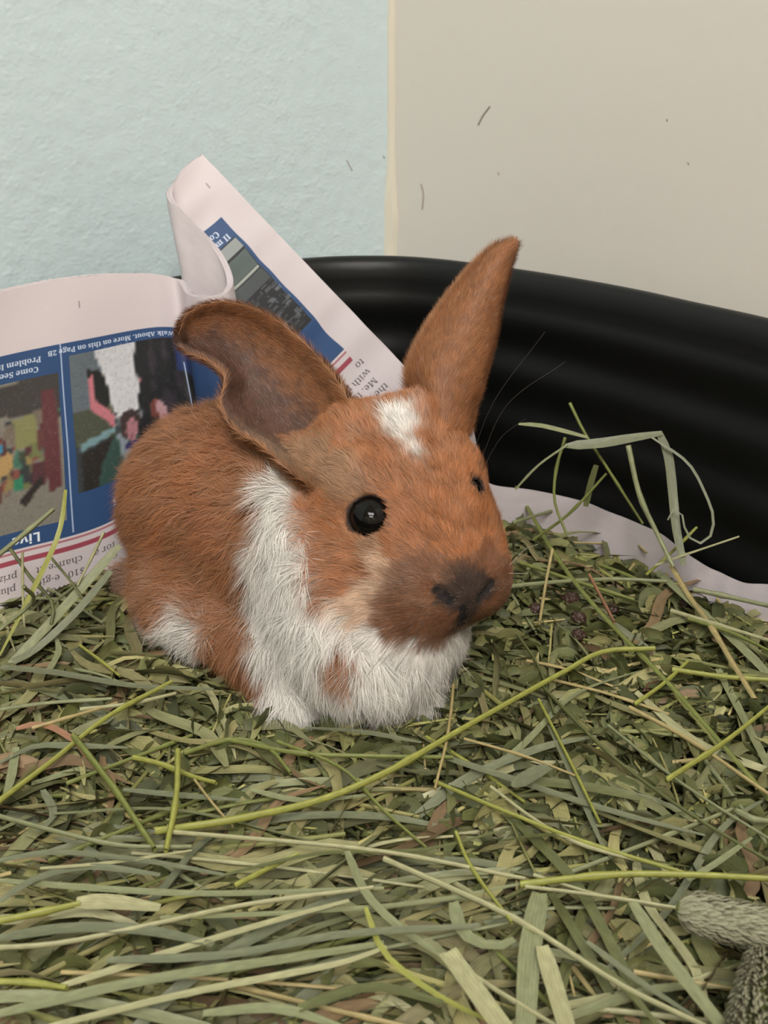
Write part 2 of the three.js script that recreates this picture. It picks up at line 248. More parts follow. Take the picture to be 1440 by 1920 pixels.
  const ce = new THREE.CatmullRomCurve3(edge.map((a) => P(...a)), false, 'centripetal');
  const liner = group('newspaper_liner'); tag(liner, 'plain newsprint liner sheet edge rising out of the hay along the black tub', 'newspaper');
  for (let k = 0; k < 2; k++) mesh('page', gridGeo(120, 12, (u, v) => {
    const e = ce.getPoint(u), t = ce.getTangent(u), n = new V3(-t.z, 0, t.x).normalize(); if (n.z > 0) n.negate();
    const fl = 0.0012 * nz(u * 14, v * 2, k * 4);
    return new V3(e.x, mix(e.y - k * 0.0015, -0.05, v), e.z).addScaledVector(n, k * 0.0012 + fl - v * 0.004);
  }), blank, liner);
}
const FUR = 9.5e6;

// ------------------------------------------------------------------ rabbit
// head frame: L towards the rabbit's left side, D down the face to the nose, N out of the forehead; origin between the eyes
const HM = P(792, 934, 0.2775), HL = camVec(0.868, 0.224, 0.447).normalize(), HD = camVec(0.419, -0.812, -0.406).normalize();
const HN = new V3().crossVectors(HL, HD); if (HN.dot(camVec(0.272, 0.54, -0.799)) < 0) HN.negate(); HN.normalize();
const H3 = (l, d, n) => HM.clone().addScaledVector(HL, l / 1000).addScaledVector(HD, d / 1000).addScaledVector(HN, n / 1000);
const AX = new V3(0.66, 0, 0.75).normalize(), SIDE = new V3(0.75, 0, -0.66).normalize(), UP = new V3(0, 1, 0);
const prims = [];
// ellipsoid: centre, three axes with radii (m), blend
function ell(c, ax, r, k) { prims.push({ t: 0, c, ax, r, k }); }
function cap(a, b, ra, rb, k) { prims.push({ t: 1, a, b, ra, rb, k }); }
const bodyAx = [AX, UP, SIDE], headAx = [HL, HD, HN], mm = (x, y, z) => [x / 1000, y / 1000, z / 1000];
const BW = (x, y, d) => new V3(x / 1000, y / 1000, -d / 1000);
ell(BW(-52, 30, 305), bodyAx, mm(36, 30, 32), 0.012);      // rump
ell(BW(-40, 33, 291), bodyAx, mm(34, 30, 29), 0.014);      // loin
ell(BW(-24, 33, 274), bodyAx, mm(26, 28, 26), 0.016);      // shoulders
ell(BW(-6, 26, 253), bodyAx, mm(24, 24, 26), 0.014);       // chest
ell(BW(1, 17, 245), bodyAx, mm(19, 16, 25), 0.012);        // bib
ell(BW(-57, 12, 271), bodyAx, mm(26, 14, 15), 0.010);      // near thigh
ell(BW(-38, 18, 320), bodyAx, mm(24, 17, 14), 0.010);      // far thigh
ell(BW(-32, 11, 251), bodyAx, mm(15, 12, 12), 0.008);      // near elbow
cap(BW(-26, 14, 246), BW(-28, 3, 237), 0.0085, 0.0055, 0.006); cap(BW(-28, 3, 237), BW(-25, 2.5, 231), 0.0055, 0.005, 0.004); // near forepaw
cap(BW(6, 12, 247), BW(8, 3, 242), 0.0085, 0.0055, 0.006); cap(BW(8, 3, 242), BW(10, 2.5, 237), 0.0055, 0.005, 0.004);      // far forepaw
cap(BW(-84, 4, 300), BW(-56, 3, 268), 0.006, 0.0065, 0.006); // near hind foot
ell(BW(-66, 25, 337), bodyAx, mm(9, 9, 9), 0.006);         // tail
cap(BW(-14, 44, 266), H3(0, -10, -24), 0.020, 0.019, 0.014); // neck
ell(H3(0, -14, -10), headAx, mm(21.5, 24.5, 17.5), 0.010);
ell(H3(11, -25, -1), headAx, mm(9, 8, 8), 0.008); ell(H3(-8, -27, -4), headAx, mm(8, 7, 7), 0.008); // ear roots
ell(H3(16, -8, -3), headAx, mm(7, 9, 8), 0.007); ell(H3(-16, -9, -3), headAx, mm(6, 8, 7), 0.007); // brows         // skull
ell(H3(0, 6, -8), headAx, mm(21.5, 21, 14.5), 0.009);        // mid face
ell(H3(0, 21, -9), headAx, mm(14, 12.5, 11), 0.008);       // muzzle
for (const s of [-1, 1]) {
  ell(H3(s * 10.5, 21, -12), headAx, mm(9.5, 11.5, 10), 0.006);   // whisker pads
  ell(H3(s * 13, 6, -18), headAx, mm(11.5, 15, 13), 0.008);     // cheeks
}
ell(H3(0, 22, -22), headAx, mm(9, 9, 7), 0.006);           // chin
const holes = [];
const eyes = [H3(-16.8, 1.5, -0.8), H3(13.2, 1.0, -1.6)]; const EYER = 0.0056;
const _q = new V3(), _w = new V3();
function sdf(x, y, z) {
  let d = 1e3;
  for (const p of prims) {
    let e;
    if (p.t === 0) {
      const dx = x - p.c.x, dy = y - p.c.y, dz = z - p.c.z, a = p.ax;
      const u = (dx * a[0].x + dy * a[0].y + dz * a[0].z) / p.r[0], v = (dx * a[1].x + dy * a[1].y + dz * a[1].z) / p.r[1], w = (dx * a[2].x + dy * a[2].y + dz * a[2].z) / p.r[2];
      const k0 = Math.hypot(u, v, w), k1 = Math.hypot(u / p.r[0], v / p.r[1], w / p.r[2]);
      e = k1 > 1e-6 ? k0 * (k0 - 1) / k1 : -Math.min(p.r[0], p.r[1], p.r[2]);
    } else {
      const bx = p.b.x - p.a.x, by = p.b.y - p.a.y, bz = p.b.z - p.a.z, px = x - p.a.x, py = y - p.a.y, pz = z - p.a.z;
      const t = clamp((px * bx + py * by + pz * bz) / (bx * bx + by * by + bz * bz)); e = Math.hypot(px - bx * t, py - by * t, pz - bz * t) - mix(p.ra, p.rb, t);
    }
    const h = Math.max(p.k - Math.abs(d - e), 0) / p.k; d = Math.min(d, e) - h * h * p.k * 0.25;
  }
  for (const [a, b, r] of holes) {
    const bx = b.x - a.x, by = b.y - a.y, bz = b.z - a.z, px = x - a.x, py = y - a.y, pz = z - a.z, t = clamp((px * bx + py * by + pz * bz) / (bx * bx + by * by + bz * bz));
    const e = r - Math.hypot(px - bx * t, py - by * t, pz - bz * t), k = 0.0012, h = Math.max(k - Math.abs(d - e), 0) / k; d = Math.max(d, e) + h * h * k * 0.25;
  }
  for (const c of eyes) { const e = EYER - 0.0002 - Math.hypot(x - c.x, y - c.y, z - c.z), k = 0.0015, h = Math.max(k - Math.abs(d - e), 0) / k; d = Math.max(d, e) + h * h * k * 0.25; }
  return d;
}
function grad(x, y, z, o) { const e = 4e-4; o.set(sdf(x + e, y, z) - sdf(x - e, y, z), sdf(x, y + e, z) - sdf(x, y - e, z), sdf(x, y, z + e) - sdf(x, y, z - e)).normalize(); return o; }
function hit(px, py) { const d = P(px, py, 1).sub(camera.position).normalize(); let t = 0.15; for (let i = 0; i < 120; i++) { const p = camera.position.clone().addScaledVector(d, t), s = sdf(p.x, p.y, p.z); if (s < 2e-4) return p; t += Math.max(s * 0.8, 1e-4); if (t > 0.6) break; } return null; }
// nostrils and the split of the lip, sunk where they lie on the muzzle
{ const e = [[[820, 1106], [848, 1128], 0.0010], [[922, 1095], [902, 1120], 0.0010], [[872, 1140], [868, 1172], 0.0006]].map(([a, b, r]) => [hit(...a), hit(...b), r]); for (const h of e) if (h[0] && h[1]) holes.push(h); }
// surface nets over the field
function surfaceNets(lo, hi, cell) {
  const nx = Math.ceil((hi.x - lo.x) / cell), ny = Math.ceil((hi.y - lo.y) / cell), nzz = Math.ceil((hi.z - lo.z) / cell), sx = 1, sy = nx + 1, sz = (nx + 1) * (ny + 1);
  const f = new Float32Array((nx + 1) * (ny + 1) * (nzz + 1));
  // coarse skip: evaluate every 4th point first and only refine near the surface
  for (let k = 0; k <= nzz; k++) for (let j = 0; j <= ny; j++) for (let i = 0; i <= nx; i++) f[i + j * sy + k * sz] = NaN;
  const S = 4;
  for (let k = 0; k <= nzz; k += S) for (let j = 0; j <= ny; j += S) for (let i = 0; i <= nx; i += S) {
    const v = sdf(lo.x + (i + S / 2) * cell, lo.y + (j + S / 2) * cell, lo.z + (k + S / 2) * cell), far = Math.abs(v) > cell * S * 1.6;
    for (let c = k; c < Math.min(k + S, nzz + 1); c++) for (let b = j; b < Math.min(j + S, ny + 1); b++) for (let a = i; a < Math.min(i + S, nx + 1); a++) f[a + b * sy + c * sz] = far ? v : sdf(lo.x + a * cell, lo.y + b * cell, lo.z + c * cell);
  }
  const id = new Int32Array(f.length).fill(-1), pos = [], idx = [];
  for (let k = 0; k < nzz; k++) for (let j = 0; j < ny; j++) for (let i = 0; i < nx; i++) {
    const o = i + j * sy + k * sz; let m = 0; const c = [];
    for (let q = 0; q < 8; q++) { const v = f[o + (q & 1) * sx + ((q >> 1) & 1) * sy + (q >> 2) * sz]; c.push(v); if (v < 0) m++; }
    if (m === 0 || m === 8) continue;
    let n = 0, ax = 0, ay = 0, az = 0;
    for (let q = 0; q < 8; q++) for (const b of [1, 2, 4]) if (!(q & b)) { const r = q | b; if ((c[q] < 0) !== (c[r] < 0)) { const t = c[q] / (c[q] - c[r]); ax += (q & 1) + (b === 1 ? t : 0); ay += ((q >> 1) & 1) + (b === 2 ? t : 0); az += (q >> 2) + (b === 4 ? t : 0); n++; } }
    id[o] = pos.length / 3; pos.push(lo.x + (i + ax / n) * cell, lo.y + (j + ay / n) * cell, lo.z + (k + az / n) * cell);
  }
  const quad = (a, b, c, d, flip) => { if (a < 0 || b < 0 || c < 0 || d < 0) return; if (flip) idx.push(a, c, b, a, d, c); else idx.push(a, b, c, a, c, d); };
  for (let k = 1; k < nzz; k++) for (let j = 1; j < ny; j++) for (let i = 1; i < nx; i++) {
    const o = i + j * sy + k * sz, v = f[o];
    if ((v < 0) !== (f[o + sx] < 0)) quad(id[o - sy - sz], id[o - sz], id[o], id[o - sy], v >= 0);
    if ((v < 0) !== (f[o + sy] < 0)) quad(id[o - sx - sz], id[o - sx], id[o], id[o - sz], v >= 0);
    if ((v < 0) !== (f[o + sz] < 0)) quad(id[o - sx - sy], id[o - sy], id[o], id[o - sx], v >= 0);
  }
  const g = new THREE.BufferGeometry(); g.setAttribute('position', new THREE.Float32BufferAttribute(pos, 3)); g.setIndex(idx);
  const nn = new Float32Array(pos.length), w = new V3(); for (let i = 0; i < pos.length; i += 3) { grad(pos[i], pos[i + 1], pos[i + 2], w); nn[i] = w.x; nn[i + 1] = w.y; nn[i + 2] = w.z; }
  g.setAttribute('normal', new THREE.BufferAttribute(nn, 3)); return g;
}
const bodyGeo = surfaceNets(new V3(-0.105, -0.008, -0.355), new V3(0.055, 0.105, -0.205), 0.0015);
// ears: two edge curves (pixel, pixel, depth) from base to tip, and a cup depth; sgn > 0 opens towards the viewer
function earGeo(A, B, cup, sgn, lift) {
  const ca = new THREE.CatmullRomCurve3(A.map((a) => P(...a)), false, 'centripetal'), cb = new THREE.CatmullRomCurve3(B.map((a) => P(...a)), false, 'centripetal');
  const NU = 28, NVv = 46, th = 0.0005;
  const mid = (u, t) => {
    const a = ca.getPoint(t), b = cb.getPoint(t), p = a.clone().lerp(b, u), w = b.clone().sub(a), ax = ca.getPoint(Math.min(1, t + 0.05)).add(cb.getPoint(Math.min(1, t + 0.05))).sub(ca.getPoint(Math.max(0, t - 0.05))).sub(cb.getPoint(Math.max(0, t - 0.05)));
    const n = w.clone().cross(ax).normalize(); if (n.dot(camera.position.clone().sub(p)) < 0) n.negate();
    const bow = Math.sin(Math.PI * u) ** (u < 0.5 ? mix(1.2, 0.6, smooth(0.1, 0.5, u)) : 0.6) * cup(t);
    return p.addScaledVector(n, -sgn * bow);
  };
  const pos = [], kind = [], idx = [], axis = [], e = 1e-3, col = 2 * (NU + 1);
  for (let j = 0; j <= NVv; j++) {
    const t = j / NVv * 0.995;
    for (let i = 0; i < col; i++) {
      const inner = i <= NU, u = inner ? i / NU : 1 - (i - NU - 1) / NU;
      const p = mid(u, t), du = mid(Math.min(1, u + e), t).sub(mid(Math.max(0, u - e), t)), dt = mid(u, Math.min(0.999, t + e)).sub(mid(u, Math.max(0, t - e))), n = du.cross(dt).normalize(); if (n.dot(camera.position.clone().sub(p)) < 0) n.negate();
      const edge = Math.sqrt(Math.max(0, 1 - (2 * u - 1) ** 8)); // thin at the margins
      p.addScaledVector(n, (inner ? 1 : -1) * th * mix(0.35, 1, edge) * (1 - 0.5 * t)); pos.push(p.x, p.y, p.z); axis.push(dt.x, dt.y, dt.z);
      kind.push(inner === (sgn > 0) ? 2 : 3, u, t); // 2 = inside of the ear, 3 = outside
    }
  }
  for (let j = 0; j < NVv; j++) for (let i = 0; i < col; i++) { const a = j * col + i, b = j * col + (i + 1) % col, c = a + col, d = b + col; idx.push(a, b, d, a, d, c); }
  const last = NVv * col; for (let i = 1; i < col - 1; i++) idx.push(last, last + i, last + i + 1);
  const g = new THREE.BufferGeometry(); g.setAttribute('position', new THREE.Float32BufferAttribute(pos, 3)); g.setIndex(idx); g.computeVertexNormals();
  // the winding must point outwards: compare with the direction from the mid surface
  { const nA = g.attributes.normal; let s = 0; for (let j = 5; j < NVv; j += 5) { const i = j * col + 14; const p = new V3().fromBufferAttribute(g.attributes.position, i), q = new V3().fromBufferAttribute(g.attributes.position, j * col + (2 * NU + 1 - 14)); s += Math.sign(p.sub(q).dot(new V3().fromBufferAttribute(nA, i))); } if (s < 0) { for (let i = 0; i < idx.length; i += 3) { const t = idx[i + 1]; idx[i + 1] = idx[i + 2]; idx[i + 2] = t; } g.setIndex(idx); g.computeVertexNormals(); } }
  g.userData = { kind, axis }; return g;
}
const ear1 = earGeo(
  [[655, 955, .288], [600, 925, .275], [546, 886, .273], [492, 838, .279], [447, 812, .284], [414, 762, .289], [420, 708, .294], [392, 680, .298], [358, 664, .300], [340, 652, .301]],
  [[712, 890, .290], [694, 838, .280], [668, 778, .283], [634, 718, .291], [592, 664, .300], [548, 622, .304], [490, 584, .307], [415, 566, .307], [352, 588, .304], [335, 626, .302]],
  (t) => 0.0125 * smooth(-0.3, 0.35, t) * (1 - smooth(0.6, 1, t) * 0.7), 1);
const ear2 = earGeo(
  [[790, 800, .296], [768, 715, .299], [788, 640, .304], [830, 572, .309], [878, 512, .314], [922, 468, .318], [944, 456, .319], [955, 453, .320]],
  [[868, 830, .292], [880, 765, .297], [901, 710, .304], [921, 640, .310], [934, 570, .314], [950, 508, .318], [962, 475, .320], [966, 460, .320]],
  (t) => 0.0075 * (1 - smooth(0.5, 1, t) * 0.7), -1);

// coat colours (linear), placed by anchors on the body
const COL = { o: sRGB(165, 103, 59), b: sRGB(149, 96, 58), d: sRGB(104, 66, 43), m: sRGB(118, 76, 50), n: sRGB(50, 35, 29), w: sRGB(228, 223, 216), c: sRGB(206, 172, 144), g: sRGB(158, 118, 86), r: sRGB(156, 95, 55) };
const anchors = [], NOSTRIL = sRGB(22, 15, 14);
const A = (key, ...pts) => { for (const [x, y, w = 1] of pts) { const p = hit(x, y); if (p) anchors.push({ p, c: COL[key], w: w }); } };
const AP = (key, w, ...pts) => { for (const p of pts) anchors.push({ p, c: COL[key], w }); };
A('b', [400, 800], [350, 860], [300, 930], [260, 1020], [262, 1100], [300, 1150], [350, 1000], [420, 900], [470, 960], [440, 1060], [390, 1120], [450, 1180], [340, 1090], [480, 880], [280, 1180], [420, 1230], [470, 1240]);
A('r', [420, 980], [380, 900], [330, 980], [450, 840]);
A('w', [540, 930], [530, 1000], [520, 1070], [510, 1140], [520, 1200], [545, 1260], [560, 1130], [560, 1190], [600, 1170], [590, 1260], [600, 1310], [660, 1310], [720, 1320], [760, 1300], [820, 1260], [870, 1210], [700, 1240], [760, 1240], [680, 1260], [560, 1060], [548, 1010], [640, 1170], [690, 1210], [590, 1210], [650, 1280], [480, 1350]);
A('w', [345, 1218, 1.5], [375, 1240, 1.6], [325, 1205, 1.3], [400, 1262, 1.4], [350, 1200, 1]);
A('b', [640, 1222, 1.1], [470, 1270]);
A('o', [720, 860], [760, 920], [820, 930], [860, 880], [700, 800], [830, 790], [880, 960], [790, 990], [740, 1010], [860, 1000], [600, 950], [610, 1000], [620, 1050], [640, 1090], [660, 1060], [690, 740], [860, 820], [650, 830], [930, 980]);
A('c', [662, 830, 0.6], [700, 1110, 0.8], [680, 1150, 0.8], [720, 1060, 0.7], [660, 1140, .9], [960, 1050, 0.8], [965, 1090, 0.7], [555, 905, .6]);
A('g', [575, 880], [575, 860],  [630, 905], [625, 880], [645, 860], [700, 1030, .6], [610, 850]);
A('m', [760, 1130], [740, 1170], [790, 1175], [800, 1120], [830, 1170], [780, 1080, .9], [920, 1140], [730, 1130, .8], [920, 1060, .7]);
A('n', [872, 1096, .9], [868, 1125, .9], [890, 1122, .9], [872, 1150, .8], [905, 1105, .7], [838, 1120, .7]);
AP('w', 1, BW(-20, 4, 245), BW(0, 2, 245), BW(20, 10, 255), BW(-45, 2, 270), H3(0, 20, -30), H3(12, 15, -32), H3(0, 5, -32), BW(-66, 16, 343), BW(-30, 3, 228), BW(12, 3, 230));
AP('b', 1, BW(-30, 30, 320), BW(-10, 40, 300), BW(-60, 45, 330), BW(-30, 60, 300), BW(10, 30, 280), BW(-40, 62, 305));
for (let d = -24; d <= -4; d += 2.5) AP('w', mix(1.0, 0.62, (d + 24) / 20) * 1.25, H3(0.3, d, 9 + (d + 24) * 0.2));
AP('o', 1, H3(8, -32, 0), H3(-8, -32, 0), H3(0, -35, 2), H3(14, -27, -3), H3(-14, -27, -3), H3(12, -17, 4), H3(-12, -17, 4), H3(16, -8, 2), H3(5, -28, 4), H3(-5, -29, 4), H3(7, -22, 3), H3(-7, -22, 3), H3(5, -12, 8), H3(-6, -12, 8), H3(4, -4, 9), H3(-4, -3, 9), H3(0, 3, 9));
const _c = new THREE.Color();
function coat(x, y, z, out) {
  const f = 260, a = 0.0026, f2 = 900, b = 0.0011;
  const X = x + a * nz(x * f, y * f, z * f) + b * nz(x * f2, y * f2, z * f2), Y = y + a * nz(x * f + 50, y * f, z * f) + b * nz(x * f2 + 9, y * f2, z * f2), Z = z + a * nz(x * f, y * f + 50, z * f);
  let s = 0, r = 0, g = 0, bl = 0;
  for (const k of anchors) { const q = ((X - k.p.x) ** 2 + (Y - k.p.y) ** 2 + (Z - k.p.z) ** 2) / (k.w * k.w) + 2e-6, w = 1 / (q * q * q); s += w; r += w * k.c.r; g += w * k.c.g; bl += w * k.c.b; }
  return out.setRGB(r / s, g / s, bl / s);
}
const HA = H3(0, 12, -10), HBA = H3(0, -26, -8).sub(HA);
const HC = new V3().copy(H3(0, 5, -10)), NOSE = H3(0, 31, -3);
function paint(g, kindArr) {
  const p = g.attributes.position, c = new Float32Array(p.count * 3), o = new THREE.Color();
  for (let i = 0; i < p.count; i++) { if (kindArr) earCoat(kindArr[i * 3], kindArr[i * 3 + 1], kindArr[i * 3 + 2], p.getX(i), p.getY(i), p.getZ(i), o); else { coat(p.getX(i), p.getY(i), p.getZ(i), o); if (p.getY(i) > -1) for (const e of eyes) { const q = Math.hypot(p.getX(i) - e.x, p.getY(i) - e.y, p.getZ(i) - e.z); o.lerp(COL.n, smooth(0.0078, 0.0066, q)); } for (const [ha, hb] of holes) { const q = _q.set(p.getX(i), p.getY(i), p.getZ(i)), t = clamp(_w.copy(hb).sub(ha).dot(q.clone().sub(ha)) / ha.distanceToSquared(hb)), dd = q.distanceTo(_w.copy(ha).lerp(hb, t)); o.lerp(NOSTRIL, smooth(0.0022, 0.0015, dd)); } } c[i * 3] = o.r; c[i * 3 + 1] = o.g; c[i * 3 + 2] = o.b; }
  g.setAttribute('color', new THREE.BufferAttribute(c, 3)); return g;
}
const EI = sRGB(96, 66, 54), EI2 = sRGB(120, 96, 78), EO = sRGB(153, 99, 60), EE = sRGB(184, 134, 94);
function earCoat(kind, u, t, x, y, z, o) {
  const n = nz(x * 220, y * 220, z * 220) * 0.5 + nz(x * 700, y * 700, z * 700) * 0.3;
  if (kind < 2.5) { o.copy(EI); o.lerp(EI2, clamp(smooth(0.5, 0.1, u) * smooth(0.55, 0.25, t) + n * 0.4)); o.lerp(EO, clamp(smooth(0.55, 0.85, u + n * 0.3) * (1 - 0.3 * t))); o.lerp(COL.d, clamp(n * 1.2) * 0.5); o.lerp(u > 0.55 ? COL.o : COL.g, smooth(0.3, 0.12, t + n * 0.1)); } else { o.copy(EO).lerp(COL.d, clamp(0.25 + n * 0.7) * 0.5); o.lerp(EE, smooth(0.85, 1.0, t) * 0.4); }
  if (u > 0.5 || kind > 2.5) o.lerp(EE, 0.4 * smooth(0.96, 1.0, Math.abs(2 * u - 1)));
  return o;
}
const rabbit = group('rabbit'); tag(rabbit, 'young rust-orange and white rabbit crouching on the hay with a white forehead blaze', 'rabbit');
{
  const parts = [paint(bodyGeo), paint(ear1, ear1.userData.kind), paint(ear2, ear2.userData.kind)];
  const skin = new THREE.MeshStandardMaterial({ vertexColors: true, roughness: 0.85 });
  const clean = parts.map((g) => { const q = new THREE.BufferGeometry(); for (const k of ['position', 'normal', 'color']) q.setAttribute(k, g.attributes[k]); q.setIndex(g.index); return q; });
  const body = mesh('body', mergeGeometries(clean), skin, rabbit);
  // coat hairs: tapered ribbons rooted on the skin, combed back from the nose and down the flanks
  const rnd = rngOf(77), pos = [], nor = [], col = [], idx = [];
  const POS = [], o = new THREE.Color(), w0 = new THREE.Color();
  const p = new V3(), n = new V3(), dir = new V3(), wv = new V3(), t0 = new V3(), q = new V3(), gd = new V3(), prev = new V3();
  let nv = 0;
  function hair(p, n, dirT, len, lift, width, c, bend) {
    // three rings: root, middle, tip
    const base = nv;
    dir.copy(dirT).multiplyScalar(Math.cos(lift)).addScaledVector(n, Math.sin(lift)).normalize();
    wv.crossVectors(dir, n).normalize(); const roll = (rnd() - 0.5) * 1.3; wv.addScaledVector(n, Math.sin(roll)).normalize();
    q.copy(p).addScaledVector(n, -0.00015);
    const steps = [0, 0.5, 1], wd = [0.9, 0.9, 0];
    gd.crossVectors(wv, dir); if (gd.dot(n) < 0) { gd.negate(); wv.negate(); }
    for (let k = 0; k < 3; k++) {
      if (k) { const sL = (steps[k] - steps[k - 1]) * len; q.addScaledVector(dir, sL); dir.addScaledVector(n, -bend * (steps[k] - steps[k - 1])).addScaledVector(UP, -0.12 * bend).normalize(); }
      const h = width * wd[k] * 0.5;
      if (k < 2) { pos.push(q.x - wv.x * h, q.y - wv.y * h, q.z - wv.z * h, q.x + wv.x * h, q.y + wv.y * h, q.z + wv.z * h); for (let r = 0; r < 2; r++) { nor.push(gd.x * 0.4 + n.x * 0.6, gd.y * 0.4 + n.y * 0.6, gd.z * 0.4 + n.z * 0.6); col.push(c.r, c.g, c.b); } nv += 2; } else { pos.push(q.x, q.y, q.z); nor.push(gd.x * 0.4 + n.x * 0.6, gd.y * 0.4 + n.y * 0.6, gd.z * 0.4 + n.z * 0.6); col.push(c.r, c.g, c.b); nv++; }
    }
    idx.push(base, base + 1, base + 3, base, base + 3, base + 2, base + 2, base + 3, base + 4);
  }
  function sample(g, kindArr, axisArr, density) {
    const P_ = g.attributes.position, N_ = g.attributes.normal, I = g.index.array; let carry = 0;
    const a = new V3(), b = new V3(), c = new V3(), na = new V3(), nb = new V3(), nc = new V3(), e1 = new V3(), e2 = new V3();
    for (let f = 0; f < I.length; f += 3) {
      a.fromBufferAttribute(P_, I[f]); b.fromBufferAttribute(P_, I[f + 1]); c.fromBufferAttribute(P_, I[f + 2]);
      e1.subVectors(b, a); e2.subVectors(c, a); const area = e1.cross(e2).length() / 2; const cy = (a.y + b.y + c.y) / 3;
      if (!kindArr && cy < 0.001) continue;
      const hd = Math.hypot(a.x - HC.x, a.y - HC.y, a.z - HC.z);
      const far = N_.getX(I[f]) * (0 - a.x) + N_.getY(I[f]) * (EYE - a.y) + N_.getZ(I[f]) * (0 - a.z) < -0.12 ? 0.35 : 1; // sparser on the side away from the viewer
      carry += area * density * (hd < 0.034 ? 1.6 : 1) * far * (kindArr ? 1 + 2.5 * smooth(0.8, 1, Math.abs(2 * kindArr[I[f] * 3 + 1] - 1)) : 1);
      while (carry > 0) {
        carry -= 1; if (rnd() > 1 && carry < 0) break;
        let u = rnd(), v = rnd(); if (u + v > 1) { u = 1 - u; v = 1 - v; } const w = 1 - u - v;
        p.set(a.x * w + b.x * u + c.x * v, a.y * w + b.y * u + c.y * v, a.z * w + b.z * u + c.z * v);
        na.fromBufferAttribute(N_, I[f]); nb.fromBufferAttribute(N_, I[f + 1]); nc.fromBufferAttribute(N_, I[f + 2]); n.set(0, 0, 0).addScaledVector(na, w).addScaledVector(nb, u).addScaledVector(nc, v).normalize();
        let len, lift, width = 0.00013, bend = 0.5;
        const cl = nz(p.x * 260, p.y * 260, p.z * 260), cl2 = nz(p.x * 260 + 40, p.y * 260, p.z * 260), cl3 = nz(p.x * 900, p.y * 900, p.z * 900);
        if (kindArr) {
          const k = kindArr[I[f] * 3], uu = kindArr[I[f] * 3 + 1], tt = kindArr[I[f] * 3 + 2];
          t0.set(axisArr[I[f] * 3], axisArr[I[f] * 3 + 1], axisArr[I[f] * 3 + 2]).normalize();
          const edge = smooth(0.8, 1, Math.abs(2 * uu - 1)); len = k < 2.5 ? mix(0.0018, 0.0042, smooth(0.45, 0.75, uu) * (1 - tt)) : 0.0027; len = mix(len, 0.004, smooth(0.3, 0.1, tt)); len += 0.0010 * edge; lift = 0.42 + 0.3 * edge; bend = 0.12; earCoat(k, uu, tt, p.x, p.y, p.z, o); width = 0.00010;
        } else {
          let de = 1; for (const e of eyes) de = Math.min(de, Math.hypot(p.x - e.x, p.y - e.y, p.z - e.z)); if (de < 0.0064) continue; let dh = 1; for (const [ha, hb] of holes) dh = Math.min(dh, p.distanceTo(q.copy(ha).lerp(hb, 0.5)), p.distanceTo(ha), p.distanceTo(hb)); if (dh < 0.0013) continue;
          const dn = p.distanceTo(NOSE), ht = clamp(_w.copy(p).sub(HA).dot(HBA) / HBA.lengthSq()), head = smooth(0.036, 0.028, p.distanceTo(_w.copy(HA).addScaledVector(HBA, ht)));
          const dnose = smooth(0.004, 0.03, dn);
          // comb: on the head away from the nose, on the body towards the tail and down
          t0.copy(p).sub(NOSE).normalize().multiplyScalar(head); q.copy(AX).multiplyScalar(-1).addScaledVector(UP, -0.75 - 0.9 * smooth(-0.25, 0, -p.z * -1 + 0) * 0); const chest = smooth(-0.222, -0.205, p.x * 0.66 + p.z * 0.75);
          q.lerp(gd.set(0, -1, 0).addScaledVector(n, 0.15), chest).normalize(); t0.addScaledVector(q, 1 - head);
          len = mix(mix(0.0078, 0.0105, chest), mix(0.0014, 0.0040, dnose), head) * mix(0.55, 1, smooth(0.006, 0.012, de)); lift = mix(0.52, mix(0.30, 0.42, dnose), head);
          if (p.y < 0.008) { len *= 0.6; }
          coat(p.x, p.y, p.z, o); width = mix(0.00012, 0.00008, head); bend = mix(0.7, 0.35, head);
          t0.addScaledVector(wv.set(cl, cl2, cl3), mix(1.25, 0.9, head)); len *= 0.75 + 0.45 * rnd() + 0.4 * cl3; lift *= 1 + 0.7 * cl2;
        }
        t0.addScaledVector(wv.set(rnd() - 0.5, rnd() - 0.5, rnd() - 0.5), 0.35);
        t0.addScaledVector(n, -t0.dot(n)).normalize(); if (!isFinite(t0.x)) continue;
        const vary = 0.72 + 0.46 * rnd() + 0.30 * cl + 0.22 * cl3; w0.copy(o).multiplyScalar(vary); if (rnd() < 0.05) w0.lerp(COL.w, 0.18); if (!kindArr) { const bn = clamp(0.5 + 0.9 * nz(p.x * 150, p.y * 260, p.z * 150)); w0.lerp(COL.c, 0.12 * bn * (o.g < 0.35 ? 1 : 0)); w0.multiplyScalar(mix(0.9, 1.06, clamp(0.5 + cl3))); }
        hair(p, n, t0, len * (0.85 + 0.3 * rnd()), lift * (0.7 + 0.6 * rnd()), width, w0, bend);
      }
    }
  }
  sample(bodyGeo, null, null, FUR);
  sample(ear1, ear1.userData.kind, ear1.userData.axis, FUR * 1.5); sample(ear2, ear2.userData.kind, ear2.userData.axis, FUR * 1.5);
  const g = new THREE.BufferGeometry(); g.setAttribute('position', new THREE.Float32BufferAttribute(pos, 3)); g.setAttribute('normal', new THREE.Float32BufferAttribute(nor, 3)); g.setAttribute('color', new THREE.Float32BufferAttribute(col, 3)); g.setIndex(idx);
  const fm = new THREE.MeshStandardMaterial({ vertexColors: true, roughness: 0.6, side: THREE.DoubleSide });
  const fur = mesh('fur', g, fm, rabbit); fur.userData.kind = 'stuff'; fur.userData.label = 'rust-orange and white coat of fine hair';
  // console.log('hairs', (nv / 5) | 0, 'skin tris', bodyGeo.index.count / 3, 'anchors', anchors.length);
  // eyes
  const em = new THREE.MeshPhysicalMaterial({ color: new THREE.Color(0.004, 0.0035, 0.003), roughness: 0.05, ior: 1.38, specularIntensity: 0.6 });
